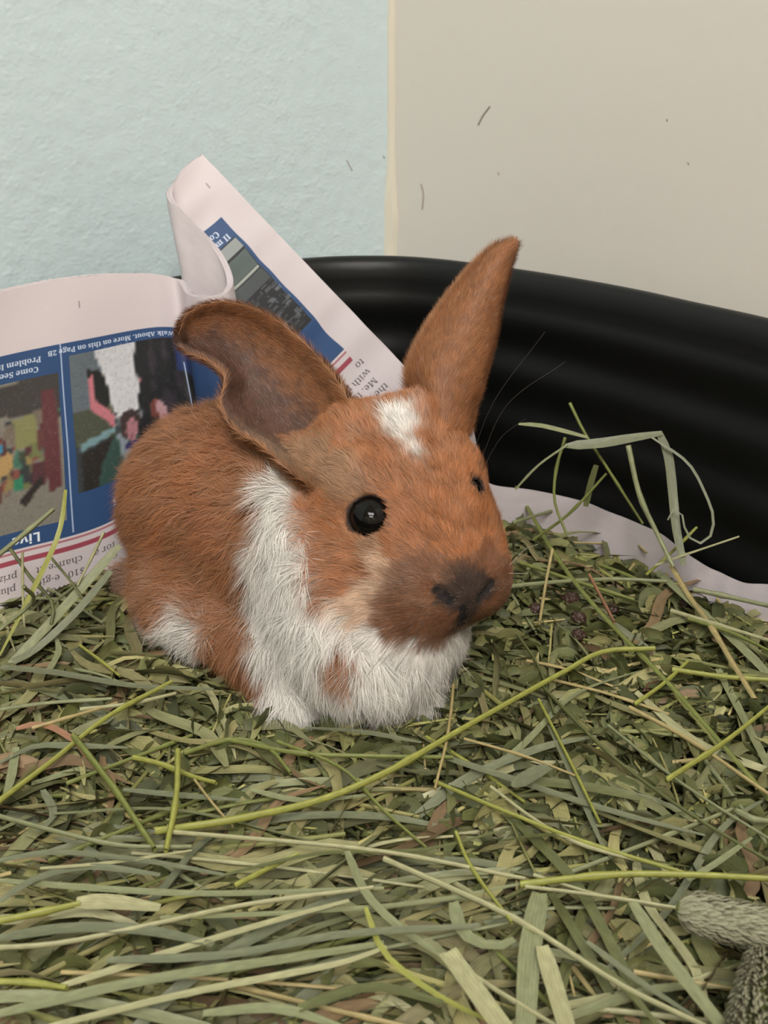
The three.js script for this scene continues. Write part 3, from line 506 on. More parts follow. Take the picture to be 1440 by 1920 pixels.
  eyes.forEach((c, i) => {
    const e = mesh('eye', new THREE.SphereGeometry(EYER, 40, 28), em, rabbit); e.position.copy(c); e.quaternion.setFromRotationMatrix(new THREE.Matrix4().makeBasis(HL, HD, new V3().crossVectors(HL, HD))); e.scale.set(1, 1.12, 0.98);
  });
  // whiskers: root on a pad (head frame), bending outwards
  const wm = new THREE.MeshStandardMaterial({ color: sRGB(58, 50, 46), roughness: 0.4 }), wl = new THREE.MeshStandardMaterial({ color: sRGB(190, 180, 168), roughness: 0.4 });
  const whisk = (pts, m, r) => { const cu = new THREE.CatmullRomCurve3(pts.map((a) => P(...a))); mesh('whisker', new THREE.TubeGeometry(cu, 18, r, 4), m, rabbit); };
  whisk([[790, 1140, .262], [760, 1190, .258], [715, 1245, .256]], wm, 0.00006); whisk([[775, 1150, .263], [735, 1205, .259], [690, 1265, .257]], wm, 0.00006); whisk([[800, 1150, .261], [775, 1205, .257], [740, 1260, .255]], wm, 0.00006);
  whisk([[945, 1030, .272], [985, 1005, .270]], wm, 0.00006); whisk([[880, 870, .285], [925, 755, .280], [1022, 622, .275]], wm, 0.00006); whisk([[895, 880, .284], [950, 760, .280], [1060, 678, .276]], wm, 0.00006); whisk([[900, 890, .284], [940, 820, .282], [985, 785, .280]], wm, 0.00005);
  whisk([[955, 1060, .270], [985, 1030, .266], [1010, 1020, .262]], wl, 0.00007); whisk([[955, 1075, .270], [990, 1075, .266]], wl, 0.00007);
}

// ------------------------------------------------------------------ hay
const rimDist = (x, z) => { let m = 1; for (let i = 0; i < NT; i += 4) m = Math.min(m, Math.hypot(rimPts[i].x - x, rimPts[i].z - z)); return m; };
const hayH = (x, z) => (x > 0.04 ? -0.007 * smooth(0.04, 0.07, x) * smooth(0.042, 0.016, rimDist(x, z)) : 0) + 0.0035 * nz(x * 22, z * 22, 3) + 0.002 * nz(x * 60, z * 60, 5) + 0.003 * smooth(-0.085, -0.13, x) * smooth(-0.22, -0.29, z);
const streak = dataTex(128, 512, (u, v) => { const n = 1 + 0.13 * tn(u, v, 26, 1) * 1 + 0.10 * tn(u, v * 0.2, 60, 2) - (Math.abs((u * 8) % 1 - 0.5) < 0.12 ? 0.10 : 0) + 0.12 * tn(u * 0.3, v, 14, 6); return [0.86 * n, 0.86 * n, 0.86 * n]; }, true);
const hayMat = (r, g, b, t = 0.12) => new THREE.MeshPhysicalMaterial({ color: sRGB(r, g, b).multiplyScalar(0.95), map: streak, roughness: 0.5, side: THREE.DoubleSide, ...(t ? { transmission: t, thickness: 0 } : {}) });
const HM_ = { green: hayMat(136, 143, 74, 0), lime: hayMat(172, 173, 84, 0), seed: hayMat(196, 192, 160, 0), pale: hayMat(192, 188, 142, 0), straw: hayMat(196, 176, 120, 0), grey: hayMat(132, 136, 106, 0), olive: hayMat(110, 114, 68, 0), dark: hayMat(84, 92, 58, 0), rust: hayMat(176, 128, 96, 0), sage: hayMat(154, 158, 116, 0), brown: hayMat(120, 92, 68, 0) };
// a hollow stem swept along points; node swellings every so often, cut end
function stemGeo(pts, w, seed, taper = 0.8, sides = 7) {
  const cu = new THREE.CatmullRomCurve3(pts, false, 'centripetal'), L = cu.getLength(), n = Math.max(8, Math.min(40, Math.round(L / 0.004))), fr = cu.computeFrenetFrames(n, false);
  const nodeAt = 0.3 + 0.5 * ((seed * 0.37) % 1), pos = [], uv = [], idx = [];
  for (let i = 0; i <= n; i++) {
    const t = i / n, p = cu.getPointAt(t), nd = Math.exp(-(((t - nodeAt) * L / 0.0022) ** 2)), r = w * 0.5 * mix(1, taper, t) * (1 + 0.35 * nd + 0.05 * nz(i * 0.7, seed));
    for (let k = 0; k <= sides; k++) { const a = k / sides * 2 * Math.PI, ca = Math.cos(a) * r, sa = Math.sin(a) * r * 0.8; pos.push(p.x + fr.normals[i].x * ca + fr.binormals[i].x * sa, p.y + fr.normals[i].y * ca + fr.binormals[i].y * sa, p.z + fr.normals[i].z * ca + fr.binormals[i].z * sa); uv.push(k / sides * 0.5, t * L / 0.04); }
  }
  for (let i = 0; i < n; i++) for (let k = 0; k < sides; k++) { const a = i * (sides + 1) + k, b = a + sides + 1; idx.push(a, b, a + 1, a + 1, b, b + 1); }
  for (const e of [0, n]) { const c = pos.length / 3, p = cu.getPointAt(e / n); pos.push(p.x, p.y, p.z); uv.push(0.2, 0); for (let k = 0; k < sides; k++) idx.push(c, e * (sides + 1) + k, e * (sides + 1) + k + 1); }
  const g = new THREE.BufferGeometry(); g.setAttribute('position', new THREE.Float32BufferAttribute(pos, 3)); g.setAttribute('uv', new THREE.Float32BufferAttribute(uv, 2)); g.setIndex(idx); g.computeVertexNormals(); return g;
}
// a leaf blade: keeled ribbon tapering to the ends
function bladeGeo(pts, w, seed, { tip = 0.25, base = 0.7, twist = 0.5, keel = 0.22, face = null, n = 0 } = {}) {
  const cu = new THREE.CatmullRomCurve3(pts, false, 'centripetal'), L = cu.getLength(); n = n || Math.max(6, Math.min(30, Math.round(L / 0.004)));
  const pos = [], uv = [], idx = [];
  for (let i = 0; i <= n; i++) {
    const t = i / n, p = cu.getPointAt(t), T = cu.getTangentAt(t), up = (face || UP).clone(); up.addScaledVector(T, -up.dot(T)).normalize();
    let s = new V3().crossVectors(T, up).normalize(); const a = twist * nz(t * 1.6 + seed * 3.1, seed * 1.7); s = s.multiplyScalar(Math.cos(a)).addScaledVector(up, Math.sin(a)); const nn = new V3().crossVectors(s, T).normalize();
    const h = w * 0.5 * (t < 0.15 ? mix(base, 1, t / 0.15) : t > 0.55 ? mix(1, tip, ((t - 0.55) / 0.45) ** 1.5) : 1) * (1 + 0.06 * nz(i * 0.9, seed * 5));
    for (const k of [-1, 0, 1]) { const dn = k ? 0 : -keel * h; pos.push(p.x + s.x * h * k + nn.x * dn, p.y + s.y * h * k + nn.y * dn, p.z + s.z * h * k + nn.z * dn); uv.push((k + 1) * 0.35, t * L / 0.04); }
  }
  for (let i = 0; i < n; i++) for (let k = 0; k < 2; k++) { const a = i * 3 + k, b = a + 1, c = a + 3, d = b + 3; idx.push(a, c, b, b, c, d); }
  const g = new THREE.BufferGeometry(); g.setAttribute('position', new THREE.Float32BufferAttribute(pos, 3)); g.setAttribute('uv', new THREE.Float32BufferAttribute(uv, 2)); g.setIndex(idx); g.computeVertexNormals(); return g;
}
const inHayArea = (x, z) => insideTub(x, z, 0.016);
const clearOfRabbit = (x, y, z, m) => sdf(x, y, z) > m;
// ---- the loose bed: litter nobody could count
{
  const bed = group('hay_bed', 0, 0, 0); tag(bed, 'dense bed of loose green hay litter filling the tub', 'hay', null, 'stuff');
  const NX = 110, NZ = 110, pos = [], idx = [], x0 = -0.225, x1 = 0.195, z0 = -0.43, z1 = 0.04, ids = new Map();
  const under = (x, z) => hayH(x, z) - 0.024 + 0.003 * nz(x * 150, z * 150);
  for (let j = 0; j <= NZ; j++) for (let i = 0; i <= NX; i++) { const x = mix(x0, x1, i / NX), z = mix(z0, z1, j / NZ); if (insideTub(x, z, 0.013)) { ids.set(j * 1000 + i, pos.length / 3); pos.push(x, under(x, z), z); } }
  for (let j = 0; j < NZ; j++) for (let i = 0; i < NX; i++) { const a = ids.get(j * 1000 + i), b = ids.get(j * 1000 + i + 1), c = ids.get(j * 1000 + 1000 + i), d = ids.get(j * 1000 + 1001 + i); if (a !== undefined && b !== undefined && c !== undefined && d !== undefined) idx.push(a, c, b, b, c, d); }
  const g = new THREE.BufferGeometry(); g.setAttribute('position', new THREE.Float32BufferAttribute(pos, 3)); g.setIndex(idx); g.computeVertexNormals();
  const um = new THREE.MeshStandardMaterial({ color: sRGB(152, 152, 104), roughness: 0.9 });
  mesh('packed_hay', g, um, bed).userData.kind = 'stuff';
  const litM = new THREE.MeshStandardMaterial({ color: 0xffffff, map: streak, roughness: 0.65, side: THREE.DoubleSide });
  const rnd = rngOf(2024);
  const leaf = (L, w, curl, n, seed) => bladeGeo([new V3(-L / 2, 0, 0), new V3(-L / 6, curl * 0.8, L * 0.06), new V3(L / 6, curl, -L * 0.04), new V3(L / 2, curl * 0.1, 0.02 * L)], w, seed, { tip: 0.12, base: 0.35, twist: 1.2, keel: 0.3, n });
  const wide = (L, w, curl, seed) => { const g = bladeGeo([new V3(-L / 2, 0, 0), new V3(0, curl, 0.1 * L), new V3(L / 2, 0, 0)], w, seed, { tip: 0.1, base: 0.15, twist: 1.5, keel: 0.45, n: 6 }); return g; };
  const kinds = [
    ['leaf_fragment', leaf(0.011, 0.0027, 0.0016, 5, 1), 10000, 'leaf'], ['leaf_fragment', wide(0.009, 0.0044, 0.002, 2), 6500, 'leaf'], ['leaf_fragment', leaf(0.007, 0.0019, -0.0012, 4, 3), 11000, 'leaf'], ['leaf_fragment', wide(0.006, 0.003, -0.0014, 4), 7000, 'leaf'],
    ['grass_blade', leaf(0.034, 0.0026, 0.0022, 9, 5), 1700, 'blade'], ['grass_blade', leaf(0.048, 0.0030, 0.003, 11, 6), 1000, 'blade'], ['grass_blade', leaf(0.024, 0.0020, 0.0015, 8, 7), 2200, 'blade'],
    ['stem_piece', stemGeo([new V3(-0.017, 0, 0), new V3(0, 0.0006, 0.0008), new V3(0.017, 0, 0)], 0.0012, 3, 0.8, 5), 1500, 'stem'], ['stem_piece', stemGeo([new V3(-0.008, 0, 0), new V3(0.008, 0.0003, 0)], 0.0008, 3, 0.8, 5), 2600, 'stem'],
  ];
  const palLeaf = [[104, 112, 68], [120, 126, 80], [88, 96, 56], [136, 138, 92], [112, 120, 80], [96, 102, 56], [152, 150, 102], [84, 90, 60]], palBlade = [[140, 144, 106], [156, 156, 112], [126, 130, 92], [170, 166, 118], [116, 120, 80], [150, 144, 104], [138, 116, 88]], palStem = [[162, 164, 98], [180, 176, 118], [150, 154, 96], [196, 182, 130], [140, 146, 96]];
  const M = new THREE.Matrix4(), Q = new THREE.Quaternion(), E3 = new THREE.Euler(), S3 = new V3(), T3 = new V3(), col = new THREE.Color();
  for (const [name, geo, count, kind] of kinds) {
    const mats = [], cols = []; let tries = 0;
    while (mats.length < count && tries++ < count * 12) {
      const x = mix(-0.2, 0.18, rnd()), d = mix(0.1, 0.425, Math.pow(rnd(), 0.9)), z = -d; if (Math.abs(x) > 0.03 + d * 0.46) continue;
      if (!inHayArea(x, z)) continue;
      // long blades gather in front and on the left, chopped leaf on the right and around the rabbit
      const leafy = clamp(smooth(-0.06, 0.03, x) * smooth(0.13, 0.2, d)); const front = smooth(0.21, 0.175, d) * mix(1, 0.35, smooth(-0.01, 0.04, x));
      const keep = kind === 'leaf' ? mix(mix(0.5, 1, leafy), 0.45, front) : kind === 'blade' ? mix(mix(0.85, 0.22, leafy), 1, front) : 0.7; if (rnd() > keep) continue;
      const depth = Math.pow(rnd(), 1.3), y = hayH(x, z) + mix(0.0015, -0.019, depth);
      if (!clearOfRabbit(x, y, z, 0.0015) || !clearOfRabbit(x, y + 0.004, z, 0.0015)) continue;
      let yaw = rnd() * 6.283; if (kind !== 'leaf') { yaw = (rnd() + rnd() + rnd() - 1.5) * mix(2.2, 0.75, front) + mix(0.3, 0.22, front); if (x < -0.05 && d > 0.2) yaw += 0.45; }
      E3.set((rnd() - 0.5) * (kind === 'leaf' ? 2.2 : 2.4), yaw, (rnd() - 0.5) * (kind === 'leaf' ? 0.8 : 0.22), 'YXZ'); Q.setFromEuler(E3); const s = 0.7 + 0.65 * rnd(); S3.set(s, s, s * (0.7 + 0.6 * rnd())); T3.set(x, y, z);
      mats.push(M.clone().compose(T3, Q, S3));
      const pal = kind === 'leaf' ? palLeaf : kind === 'blade' ? palBlade : palStem, c = pal[(rnd() * pal.length) | 0], f = 0.6 + 0.7 * rnd();
      if (rnd() < 0.004) col.copy(sRGB(128, 88, 66)); else col.copy(sRGB(...c)); col.r *= 1.06; col.b *= 0.9; cols.push(col.clone().multiplyScalar(f * 0.98));
    }
    const im = new THREE.InstancedMesh(geo, litM, mats.length); mats.forEach((m, i) => { im.setMatrixAt(i, m); im.setColorAt(i, cols[i]); }); im.name = name; im.castShadow = im.receiveShadow = true; im.userData.kind = 'stuff'; bed.add(im);
  }
}
// ---- single stems and blades
let lay = 0;
const GP = (list, y = 0.0035) => list.map(([px, py, h]) => { const a = G(px, py, y + 0.004), k = hayH(a.x, a.z); return G(px, py, k + y + (h || 0)); });
function hayThing(kind, name, pts, wpx, mat, label, groupName, opt) {
  lay++; const c = pts.reduce((a, p) => a.add(p), new V3()).multiplyScalar(1 / pts.length), loc = pts.map((p) => p.clone().sub(c));
  const dist = c.clone().sub(camera.position).length(), w = wpx * dist / F;
  const g = kind === 'stem' ? stemGeo(loc, w, lay * 0.61) : bladeGeo(loc, w, lay * 0.61, opt);
  const o = mesh(name, g, HM_[mat]); o.position.copy(c); tag(o, label, 'hay', groupName); return o;
}
const stem = (pts, w, mat, label, grp, y) => hayThing('stem', 'hay_straw', GP(pts, y), w, mat, label, grp);
const blade = (pts, w, mat, label, grp, opt, y) => hayThing('blade', 'hay_wisp', GP(pts, y), w, mat, label, grp, opt);
const GF = 'long stems and blades in the foremost hay', GR = 'stems lying on the chopped hay beside the rabbit', GL = 'stems leaning on the newspaper';
// the ones that stand out
stem([[292, 1558], [420, 1540], [600, 1500], [720, 1450], [860, 1370], [1060, 1258], [1130, 1222], [1228, 1216]], 14, 'lime', 'long yellow-green stem running across the hay in front of the rabbit', null, .009);
stem([[138, 1380], [215, 1480], [290, 1592]], 15, 'green', 'short olive stem forming the one arm of a V beside the long yellow-green stem', null, .010);
stem([[334, 1408], [330, 1500], [311, 1595]], 15, 'lime', 'short flattened lime stem forming the upright arm of a V', null, .011);
stem([[-10, 1508], [100, 1425], [200, 1345], [322, 1278]], 11, 'lime', 'straight yellow-green stem pointing at the rabbit flank with a joint', null, .008);
stem([[345, 1412], [440, 1386], [500, 1400], [545, 1450]], 10, 'green', 'bent green stem lying just before the white forepaw', null, .006);
stem([[250, 1420], [300, 1432], [362, 1456], [405, 1468]], 11, 'lime', 'short pale stem crossing behind the V of stems', null, .006);
stem([[365, 1462], [400, 1508], [437, 1550]], 6, 'straw', 'thin straw-coloured splinter beside the V of stems', null, .007);
stem([[957, 889], [997, 966], [1037, 1034], [1090, 1107], [1150, 1175], [1206, 1232], [1263, 1292], [1310, 1345], [1445, 1502]], 10, 'green', 'very long green stem slanting from the rabbit nose side towards the seed heads', null, .007);
stem([[975, 1658], [1150, 1640], [1300, 1640], [1450, 1648]], 14, 'lime', 'bright lime stem lying level behind the seed heads', null, .011);
hayThing('stem', 'hay_straw', [P(1178, 835, .335), P(1200, 930, .335), P(1232, 1000, .335), P(1262, 1062, .333)], 10, 'sage', 'upright sage stem leaning out in front of the black tub wall');
stem([[1258, 1060, .006], [1290, 1115], [1330, 1170], [1372, 1240], [1416, 1312]], 11, 'straw', 'straw-yellow lower end of the leaning stem, split at its tip', null, .006);
hayThing('stem', 'hay_straw', [P(1068, 755, .345), P(1095, 810, .345), P(1140, 880, .346), P(1205, 982, .346)], 8, 'green', 'thin green stem standing up against the black tub wall');
hayThing('blade', 'hay_wisp', [P(972, 795, .338), P(1010, 797, .338), P(1050, 806, .338), P(1102, 820, .338)], 11, 'sage', 'pale blade tip reaching towards the rabbit above the hay', null, { face: camVec(0, .6, -1), tip: .6, base: .5 });
hayThing('blade', 'hay_wisp', [P(1060, 836, .337), P(1130, 830, .337), P(1190, 820, .337), P(1242, 812, .337)], 20, 'grey', 'broad grey-green blade bridging level in front of the tub wall', null, { face: camVec(0, .5, -1), tip: .5, base: .4, twist: .2 });
hayThing('blade', 'hay_wisp', [P(1236, 812, .337), P(1252, 850, .337), P(1262, 930, .337), P(1268, 990, .336), P(1282, 1060, .335)], 17, 'grey', 'broad grey-green blade bent down sharply before the tub wall', null, { face: camVec(0, .2, -1), tip: .7, twist: .3 });
hayThing('blade', 'hay_wisp', [P(1222, 820, .336), P(1290, 868, .334), P(1320, 920, .333), P(1338, 975, .332), P(1327, 1012, .332), P(1304, 1018, .333), P(1284, 990, .333), P(1276, 958, .334), P(1262, 955, .334), P(1252, 975, .334)], 5, 'grey', 'thin curling tendril of blade looping in front of the tub wall', null, { face: camVec(0, .2, -1), tip: .5 });
hayThing('stem', 'hay_straw', [P(1064, 834, .337), P(1010, 872, .338), P(966, 918, .34)], 6, 'sage', 'thin stem arching down from the level blade to the hay');
hayThing('stem', 'hay_straw', [P(1060, 820, .346), P(1043, 880, .347), P(1040, 940, .348), P(1062, 1000, .348)], 6, 'green', 'slim bowed stem rising behind the arching one');
stem([[962, 980], [1060, 952], [1157, 934, .008]], 7, 'sage', 'pale stem slanting up off the hay beside the rabbit cheek', GR, .009);
hayThing('stem', 'hay_straw', [P(1000, 1012, .36), P(1065, 965, .352), P(1137, 888, .345)], 7, 'green', 'short green stem tilted up in front of the newsprint liner');
hayThing('blade', 'hay_wisp', [P(1098, 950, .35), P(1108, 905, .347), P(1118, 872, .345)], 12, 'olive', 'stubby olive blade poking up against the black tub', null, { face: camVec(0, .2, -1), tip: .8 });
hayThing('stem', 'hay_straw', [P(1212, 1077, .345), P(1260, 1035, .342), P(1307, 988, .34)], 7, 'lime', 'yellowish stem crossing the leaning sage stem over the liner');
hayThing('stem', 'hay_straw', [P(1228, 1060, .338), P(1300, 1035, .334), P(1386, 1006, .33)], 5, 'pale', 'thin pale stem pointing over the liner at the tub wall');
stem([[1120, 950, .008], [1165, 990, .004], [1212, 1037]], 6, 'straw', 'frayed straw stem lying on the newsprint liner', null, .006);
stem([[1105, 1078], [1128, 1122], [1152, 1167]], 8, 'rust', 'short salmon-coloured straw beside the dark droppings', null, .008);
stem([[1036, 1030, .006], [1026, 1080], [1012, 1166]], 6, 'straw', 'upright thin tan straw between the rabbit and the droppings', null, .008);
stem([[1250, 1462], [1360, 1390], [1445, 1322]], 11, 'lime', 'flat yellow-green stem crossing over the very long green stem', null, .012);
stem([[1180, 1326], [1290, 1386], [1445, 1492]], 9, 'straw', 'peach-coloured straw lying under the flat yellow-green stem', null, .009);
stem([[850, 1285], [845, 1340], [835, 1400], [815, 1480]], 8, 'straw', 'golden straw standing below the rabbit chin under the long stem', null, .007);
blade([[820, 1415], [960, 1460], [1080, 1500], [1200, 1535], [1322, 1566]], 17, 'grey', 'long grey blade lying below the rabbit chin', null, { twist: .3, tip: .3 }, .006);
blade([[962, 1475], [1000, 1450], [1030, 1436]], 30, 'grey', 'short broad leaf turned over across the long grey blade', null, { twist: .2, tip: .6, base: .3 }, .009);
blade([[0, 1250], [100, 1260], [250, 1285], [400, 1292]], 19, 'grey', 'broad grey blade lying at the foot of the newspaper', null, { twist: .2, tip: .4 }, .008);
blade([[1012, 1672], [994, 1780], [985, 1925]], 38, 'sage', 'wide sage leaf blade hanging towards the viewer beside its narrower twin', null, { twist: .2, tip: .8 }, .010);
blade([[1016, 1772], [1040, 1850], [1064, 1930]], 32, 'pale', 'pale wide leaf blade next to the wide sage one', null, { twist: .15, tip: .9 }, .011);
blade([[838, 1782], [880, 1840], [945, 1930]], 36, 'pale', 'thick pale blade with a blunt cut end among the foremost hay', null, { twist: .15, tip: 1, base: 1 }, .016);
blade([[1185, 1690], [1250, 1790], [1355, 1925]], 24, 'sage', 'broad ribbed sage blade slanting down beside the seed heads', null, { twist: .2, tip: 1 }, .013);
blade([[30, 1366], [75, 1357], [140, 1390], [160, 1420]], 12, 'rust', 'curled brown dead blade at the left of the V of stems', null, { twist: .8 }, .006);
// left-hand stems leaning on the newspaper
hayThing('stem', 'hay_straw', [P(-12, 1048, .302), P(50, 997, .304), P(101, 954, .306)], 12, 'sage', 'thick sage stem tip reaching up over the printed page');
hayThing('blade', 'hay_wisp', [P(123, 918, .305), P(117, 970, .305), P(106, 1012, .303), P(52, 1125, .302), P(-6, 1240, .300)], 9, 'lime', 'tall pale-yellow blade kinked in front of the newspaper text', null, { face: camVec(0, .1, -1), twist: .3 });
hayThing('stem', 'hay_straw', [P(42, 1035, .312), P(43, 1120, .312), P(48, 1212, .310)], 5, 'pale', 'thin upright pale stem before the newspaper text');
hayThing('stem', 'hay_straw', [P(195, 998, .318), P(172, 1045, .318), P(145, 1098, .316)], 7, 'pale', 'short cut pale stem standing before the newspaper and the rabbit back');
hayThing('blade', 'hay_wisp', [P(224, 1022, .324), P(150, 1105, .316), P(90, 1172, .308), P(20, 1245, .300)], 17, 'sage', 'broad sage stem slanting from the rabbit rump down over the newspaper', null, { face: camVec(0, .2, -1), twist: .2, tip: .8 });
hayThing('blade', 'hay_wisp', [P(208, 1070, .318), P(140, 1150, .308), P(60, 1222, .300), P(25, 1240, .296)], 14, 'grey', 'greyer stem lying under the broad sage one by the newspaper', null, { face: camVec(0, .2, -1), twist: .2, tip: .8 });
hayThing('stem', 'hay_straw', [P(96, 1046, .312), P(140, 1100, .312), P(172, 1150, .312)], 6, 'olive', 'thin olive stem crossing behind the slanting stems');
stem([[0, 1180], [60, 1130, .006], [45, 1100, .02]], 9, 'sage', 'kinked sage stem at the newspaper text', null, .01);
hayThing('stem', 'hay_straw', [P(20, 1030, .316), P(55, 1080, .314), P(100, 1135, .31), P(96, 1170, .308)], 8, 'olive', 'drooping olive stem in front of the red printed rules');
// long foreground stems and blades
for (const [pts, w, mat, k] of [
  [[[-10, 1528], [110, 1560], [225, 1585], [360, 1588]], 10, 'sage', 0], [[[325, 1560], [720, 1597], [985, 1648]], 10, 'pale', 0], [[[75, 1628], [200, 1618], [360, 1594]], 8, 'pale', 1], [[[-10, 1650], [180, 1665], [380, 1675], [720, 1665]], 15, 'sage', 1],
  [[[-10, 1728], [70, 1712], [150, 1694]], 14, 'lime', 0], [[[142, 1692], [200, 1690], [300, 1702]], 32, 'pale', 1], [[[-10, 1777], [100, 1770], [300, 1730], [450, 1698], [700, 1664]], 11, 'pale', 0], [[[110, 1850], [300, 1790], [500, 1730], [655, 1688]], 15, 'pale', 1],
  [[[-10, 1840], [60, 1842], [125, 1852]], 12, 'lime', 0], [[[-10, 1902], [250, 1842], [550, 1795], [720, 1768]], 22, 'sage', 1], [[[90, 1925], [350, 1862], [650, 1802], [725, 1775]], 15, 'pale', 1], [[[650, 1595], [690, 1680], [740, 1730], [845, 1802]], 17, 'sage', 1],
  [[[720, 1610], [970, 1725], [1170, 1850], [1325, 1925]], 13, 'pale', 0], [[[890, 1830], [960, 1875], [1045, 1925]], 11, 'pale', 0], [[[685, 1700], [720, 1785], [820, 1865], [940, 1925]], 11, 'lime', 1], [[[-10, 1760], [120, 1740], [260, 1742], [400, 1770]], 26, 'grey', 1],
  [[[200, 1800], [420, 1790], [640, 1752], [900, 1735]], 18, 'grey', 1], [[[300, 1720], [520, 1712], [800, 1690], [985, 1655]], 12, 'sage', 1], [[[-10, 1615], [90, 1598], [260, 1612], [420, 1640]], 14, 'grey', 1], [[[420, 1640], [600, 1600], [800, 1592], [930, 1560]], 10, 'olive', 1],
  [[[440, 1660], [520, 1620], [560, 1600]], 10, 'lime', 0], [[[850, 1690], [870, 1750], [930, 1775], [965, 1760]], 24, 'sage', 1], [[[1000, 1640], [1130, 1680], [1260, 1705]], 7, 'pale', 0], [[[1100, 1765], [1200, 1840], [1300, 1905]], 12, 'grey', 1],
  [[[1070, 1790], [1150, 1830], [1240, 1930]], 14, 'olive', 1], [[[855, 1560], [880, 1620], [960, 1730]], 9, 'lime', 0], [[[560, 1890], [700, 1850], [830, 1880]], 22, 'olive', 1], [[[380, 1900], [520, 1890], [640, 1925]], 20, 'sage', 1], [[[0, 1690], [60, 1650], [160, 1625], [300, 1640]], 16, 'grey', 1],
]) (k ? blade : stem)(pts, w, mat, `${w >= 18 ? 'broad' : w >= 13 ? 'medium-wide' : 'narrow'} ${pts.length > 3 ? 'very long' : 'long'} ${mat === 'lime' ? 'yellow-green' : mat} hay ${k ? 'blade' : 'stem'} lying lengthwise before the V of stems`, `${w >= 18 ? 'broad' : w >= 13 ? 'medium-wide' : 'narrow'} ${pts.length > 3 ? 'very long' : 'long'} ${mat} ${k ? 'blades' : 'stems'} lying lengthwise`, k ? { twist: .25, tip: .5 } : .010, k ? .010 : undefined);
// thin stems over the chopped hay
for (const [pts, w, mat, k] of [
  [[[1300, 1105], [1370, 1120], [1445, 1137]], 10, 'sage', 0], [[[1258, 1145], [1340, 1170], [1445, 1202]], 9, 'pale', 0], [[[1290, 1160], [1380, 1190], [1445, 1222]], 7, 'green', 0], [[[1010, 1312], [1070, 1430], [1126, 1546]], 8, 'lime', 0], [[[1030, 1360], [1080, 1470], [1132, 1592]], 12, 'grey', 1],
  [[[1010, 1280], [1150, 1420], [1300, 1530], [1445, 1616]], 8, 'olive', 0], [[[920, 1475], [1000, 1535], [1080, 1580], [1272, 1632]], 8, 'pale', 0], [[[815, 1465], [920, 1510], [1100, 1580], [1295, 1640]], 9, 'lime', 0], [[[970, 1190], [1010, 1250], [1040, 1340]], 7, 'olive', 0],
  [[[1140, 1360], [1280, 1470], [1445, 1575]], 7, 'sage', 0], [[[870, 1385], [990, 1420], [1080, 1455]], 6, 'straw', 0], [[[1190, 1320], [1240, 1285], [1290, 1240]], 9, 'lime', 0], [[[1260, 1255], [1350, 1268], [1445, 1275]], 10, 'lime', 0], [[[435, 1388], [560, 1412], [720, 1418], [850, 1420]], 10, 'green', 0],
  [[[572, 1364], [680, 1372], [790, 1392]], 12, 'grey', 1], [[[520, 1280 + 110], [640, 1440], [720, 1520], [800, 1590]], 8, 'green', 0], [[[950, 1100], [1060, 1090], [1150, 1086], [1250, 1090]], 9, 'sage', 0], [[[975, 1055], [1080, 1090], [1190, 1125]], 8, 'green', 0], [[[1380, 1520], [1410, 1535], [1445, 1540]], 12, 'sage', 0], [[[1290, 1650], [1340, 1620], [1410, 1570]], 12, 'sage', 1],
  [[[150, 1330], [240, 1320], [330, 1300]], 8, 'pale', 0], [[[0, 1330], [90, 1318], [210, 1310]], 9, 'sage', 0], [[[60, 1365], [130, 1345], [220, 1318]], 7, 'straw', 0], [[[30, 1400], [20, 1460], [8, 1500]], 16, 'sage', 1], [[[150, 1210], [190, 1240], [225, 1268]], 7, 'lime', 0], [[[90, 1260], [110, 1220], [105, 1195]], 12, 'sage', 1],
  [[[80, 1480], [100, 1530], [70, 1560]], 14, 'grey', 1], [[[0, 1430], [60, 1400], [140, 1398], [240, 1402]], 15, 'grey', 1], [[[230, 1480], [330, 1490], [450, 1500]], 14, 'grey', 1], [[[470, 1480], [560, 1500], [700, 1490]], 14, 'sage', 1],
]) (k ? blade : stem)(pts, w, mat, `${w > 11 ? 'broad' : w > 8 ? 'sturdy' : 'thin'} ${mat === 'lime' ? 'yellow-green' : mat} hay ${k ? 'blade' : 'stem'} lying on the bed ${pts[0][0] > 800 ? 'beside the rabbit face' : 'at the rabbit flank'}`, `${w > 11 ? 'broad' : w > 8 ? 'sturdy' : 'thin'} ${mat} ${k ? 'blades' : 'stems'} ${pts[0][0] > 800 ? 'beside the rabbit face' : 'at the rabbit flank'}`, k ? { twist: .4, tip: .4 } : .0065, k ? .006 : undefined);
